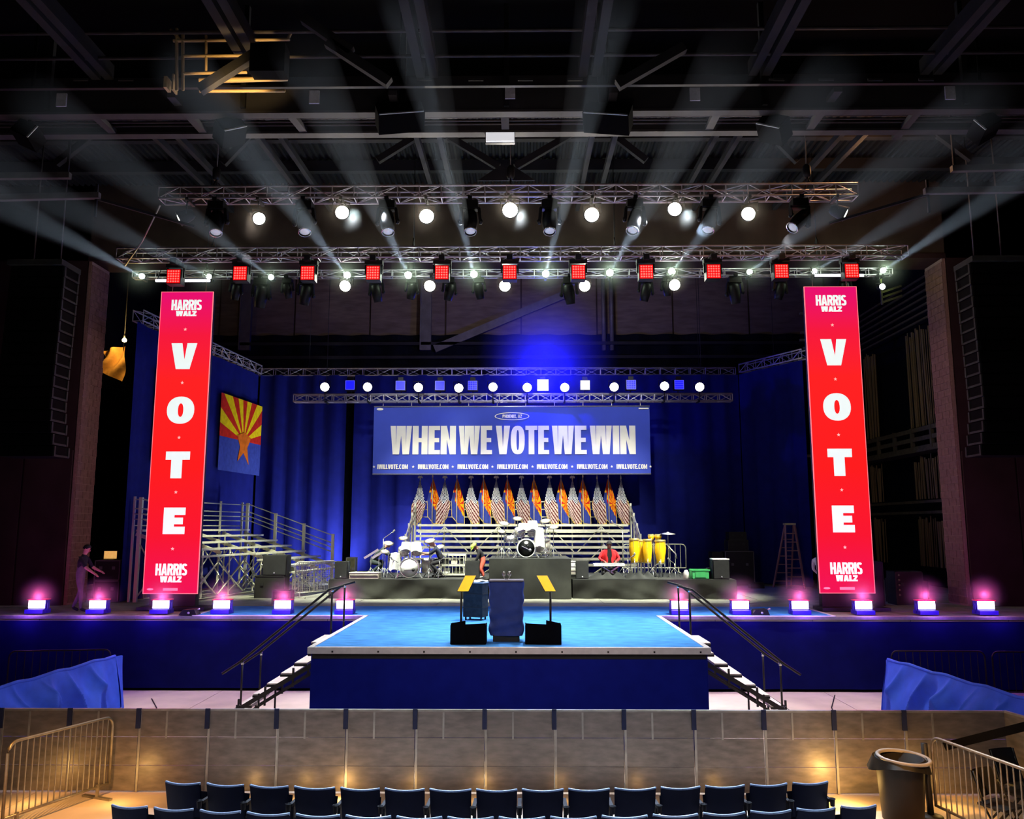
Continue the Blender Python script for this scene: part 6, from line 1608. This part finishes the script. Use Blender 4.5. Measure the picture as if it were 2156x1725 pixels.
for k, (x0, y0, x1, y1, lb) in enumerate(((-60, 372, 148, 370, 'upper side gallery rail at the left under the roof'), (-60, 418, 210, 412, 'lower side gallery rail at the left under the roof'), (2003, 356, 2220, 350, 'upper side gallery rail at the right under the roof'), (1946, 403, 2220, 398, 'lower side gallery rail at the right under the roof'))):
    Y = 18.0; a, c = P(x0, y0, Y), P(x1, y1, Y); t = thing('gallery_rail', 'grey steel ' + lb, 'rail', (a + c) / 2)
    b = MB(); b.bar(a, c, .12, .14); b.build('rail', 'steel_grey', t)
    e = c if k < 2 else a; s = 1 if k < 2 else -1
    b = MB(); b.bar(e + V((-s * .1, .05, -.04 if k % 2 == 0 else -.5)), e + V((-s * .1, .05, 1.6 if k % 2 == 0 else .3)), .05, .05); b.build('post', 'roof_steel', t)
    b = MB(); b.bar(e + V((-s * .1, .05, -.05)), e + V((s * 1.9, .8, -.45)), .06, .06); b.build('stay', 'roof_steel', t) if k % 2 else None
a, c = P(337, 432, Y_UP + .3), P(263, 560, Y_MID)
b = MB(); b.tube([a, a.lerp(c, .5) + V((.02, 0, -.12)), c], .025, 6); tag(b.build('power_cable', 'galvanised'), 'pale cable bundle sagging between the left ends of the two long trusses', 'cable')
for k, (px, y_, z_, q_) in enumerate(((455, Y_UP, zz, 'left'), (1075, Y_UP, zz, 'centre'), (1700, Y_UP, zz, 'right'))):
    x = P(px, 390, Y_UP).x; t = thing('chain_hoist', 'black chain hoist over the %s of the uppermost truss' % q_, 'hoist', (x, Y_UP, zz + .5))
    b = MB(); b.lathe([(.07, -.16), (.1, -.1), (.1, .1), (.06, .16)], (x, Y_UP, zz + .55), n=10); b.build('motor', 'black', t)
    b = MB(); b.tube([(x, Y_UP, zz + .7), (x, Y_UP, 14.4)], .015, 5); b.build('chain', 'steel_grey', t)
    b = MB(); b.tube([(x, Y_UP - .19, zz + .14), (x, Y_UP, zz + .4), (x, Y_UP + .19, zz + .14)], .02, 5); b.build('sling', 'black', t)

# ================================================================== RIGHT WING: FLY GALLERY
t = thing('fly_gallery', 'dark rope gallery with horizontal rails on the right wing wall', 'gallery', (15.3, 32, 7.2))
for z in (7.0, 7.35, 7.7):
    b = MB(); b.bar((15.0, 27, z), (15.0, 37.6, z), .06, .16); b.build('rail', 'gallery', t)
b = MB(); b.bbox((14.9, 27, 6.85), (15.7, 37.6, 6.95)); b.build('floor_plate', 'gallery', t)
for y in (28.5, 30, 31.5, 33, 34.5, 36): rod('post', (15.0, y, 6.9), (15.0, y, 7.8), .06, 'gallery', t, True)
for k in range(7):
    b = MB(); b.bar((15.1, 27, 11.8 + .26 * k), (15.1, 37.6, 11.8 + .26 * k), .07, .06); b.build('head_rail', 'gallery', t)
for z in (4.6, 5.0):
    b = MB(); b.bar((15.1, 27, z), (15.1, 37.6, z), .06, .1); b.build('lower_rail', 'gallery', t)
for y0_, n in ((30.1, 12), (34.8, 8)):
    for k in range(n):
        y = y0_ + k * .16 + random.uniform(-.03, .03)
        for z0_, z1_ in ((7.85, 11.7), (5.1, 6.8), (2.6, 4.5)):
            rod('rope', (15.2 + random.uniform(-.05, .05), y, z0_), (15.2, y, z1_ - random.uniform(0, .3)), random.choice((.02, .03, .045)), 'rope', t)
t = thing('wing_tower', 'dark tower with pale rail ends just left of the right red screen', 'tower', (P(1712, 900, 33.0).x, 33.1, ZD))
for px, py, w_ in ((1698, 660, 26), (1702, 700, 30), (1702, 716, 34), (1706, 733, 28), (1698, 960, 18)):
    a, c = P(px - w_ / 2, py, 33.0), P(px + w_ / 2 + 12, py, 33.0)
    b = MB(); b.bbox((a.x, 33.0, a.z - .05), (c.x, 33.12, a.z + .05)); b.build('rail_end', 'galvanised', t)
for px in (1712, 1726):
    x = P(px, 900, 33.0).x; b = MB(); b.bbox((x - .05, 33.1, ZD), (x + .05, 33.2, 12.9)); b.build('post', 'black', t)
q = P(1880, 612, 24.9)
t = thing('wing_bracket', 'green lit steel bracket under the lamp at the upper right of the stage', 'bracket', q)
for k in range(3):
    b = MB(); b.bar(q + V((-.45, -.2, -.12 - k * .16)), q + V((.5, .5, .3 - k * .16)), .04, .06); b.build('bar', 'galvanised', t)
b = MB(); b.bar(q + V((-.45, -.2, -.5)), V((q.x - .45, q.y - .2, 12.15)), .05, .05); b.build('post', 'galvanised', t)
point('green_bracket_light', q + V((-.2, -.35, .35)), 7, (.55, 1, .2), .05)
L = P(1857, 604, Y_THIRD - .3); par_can('small lamp glowing just below the last beam light at the right', None, L, (-.1, -1, -.2), .09, 'lens_cool', ZT3, Y_THIRD)

# ================================================================== LEFT WING: BULB AND CANVAS
q = P(262, 716, 29.0)
t = thing('work_lamp', 'bare amber bulb glowing beside the left navy curtain', 'lamp', q)
b = MB(); b.lathe([(.02, -.09), (.05, -.06), (.085, 0), (.07, .06), (.001, .09)], q, (0, 0, -1), 12); b.build('bulb', 'bulb_amber', t)
b = MB(); b.lathe([(.035, .07), (.035, .2)], q, (0, 0, 1), 10); b.tube([q + V((0, 0, .2)), V((q.x, q.y, 17.65))], .012, 5); b.build('socket', 'black', t)
q = P(238, 735, 29.5)
t = thing('canvas_sheet', 'crumpled tan canvas hanging under the amber bulb in the left wing', 'canvas', q)
b = MB()
b.sheet(lambda u, v: tuple(P(214 + 48 * u + 4 * math.sin(v * 5), 728 + 66 * v - 22 * (1 - u) * (v - .5) + 10 * u * v, 29.5) + V((0, .15 * math.sin(u * 9 + v * 7), 0))), 14, 12)
b.build('cloth', 'canvas', t)
for px in (216, 260):
    a = P(px, 733, 29.5); b = MB(); b.tube([a + V((0, 0, -.1)), V((a.x, a.y, 17.65))], .012, 5); b.build('line', 'black', t)
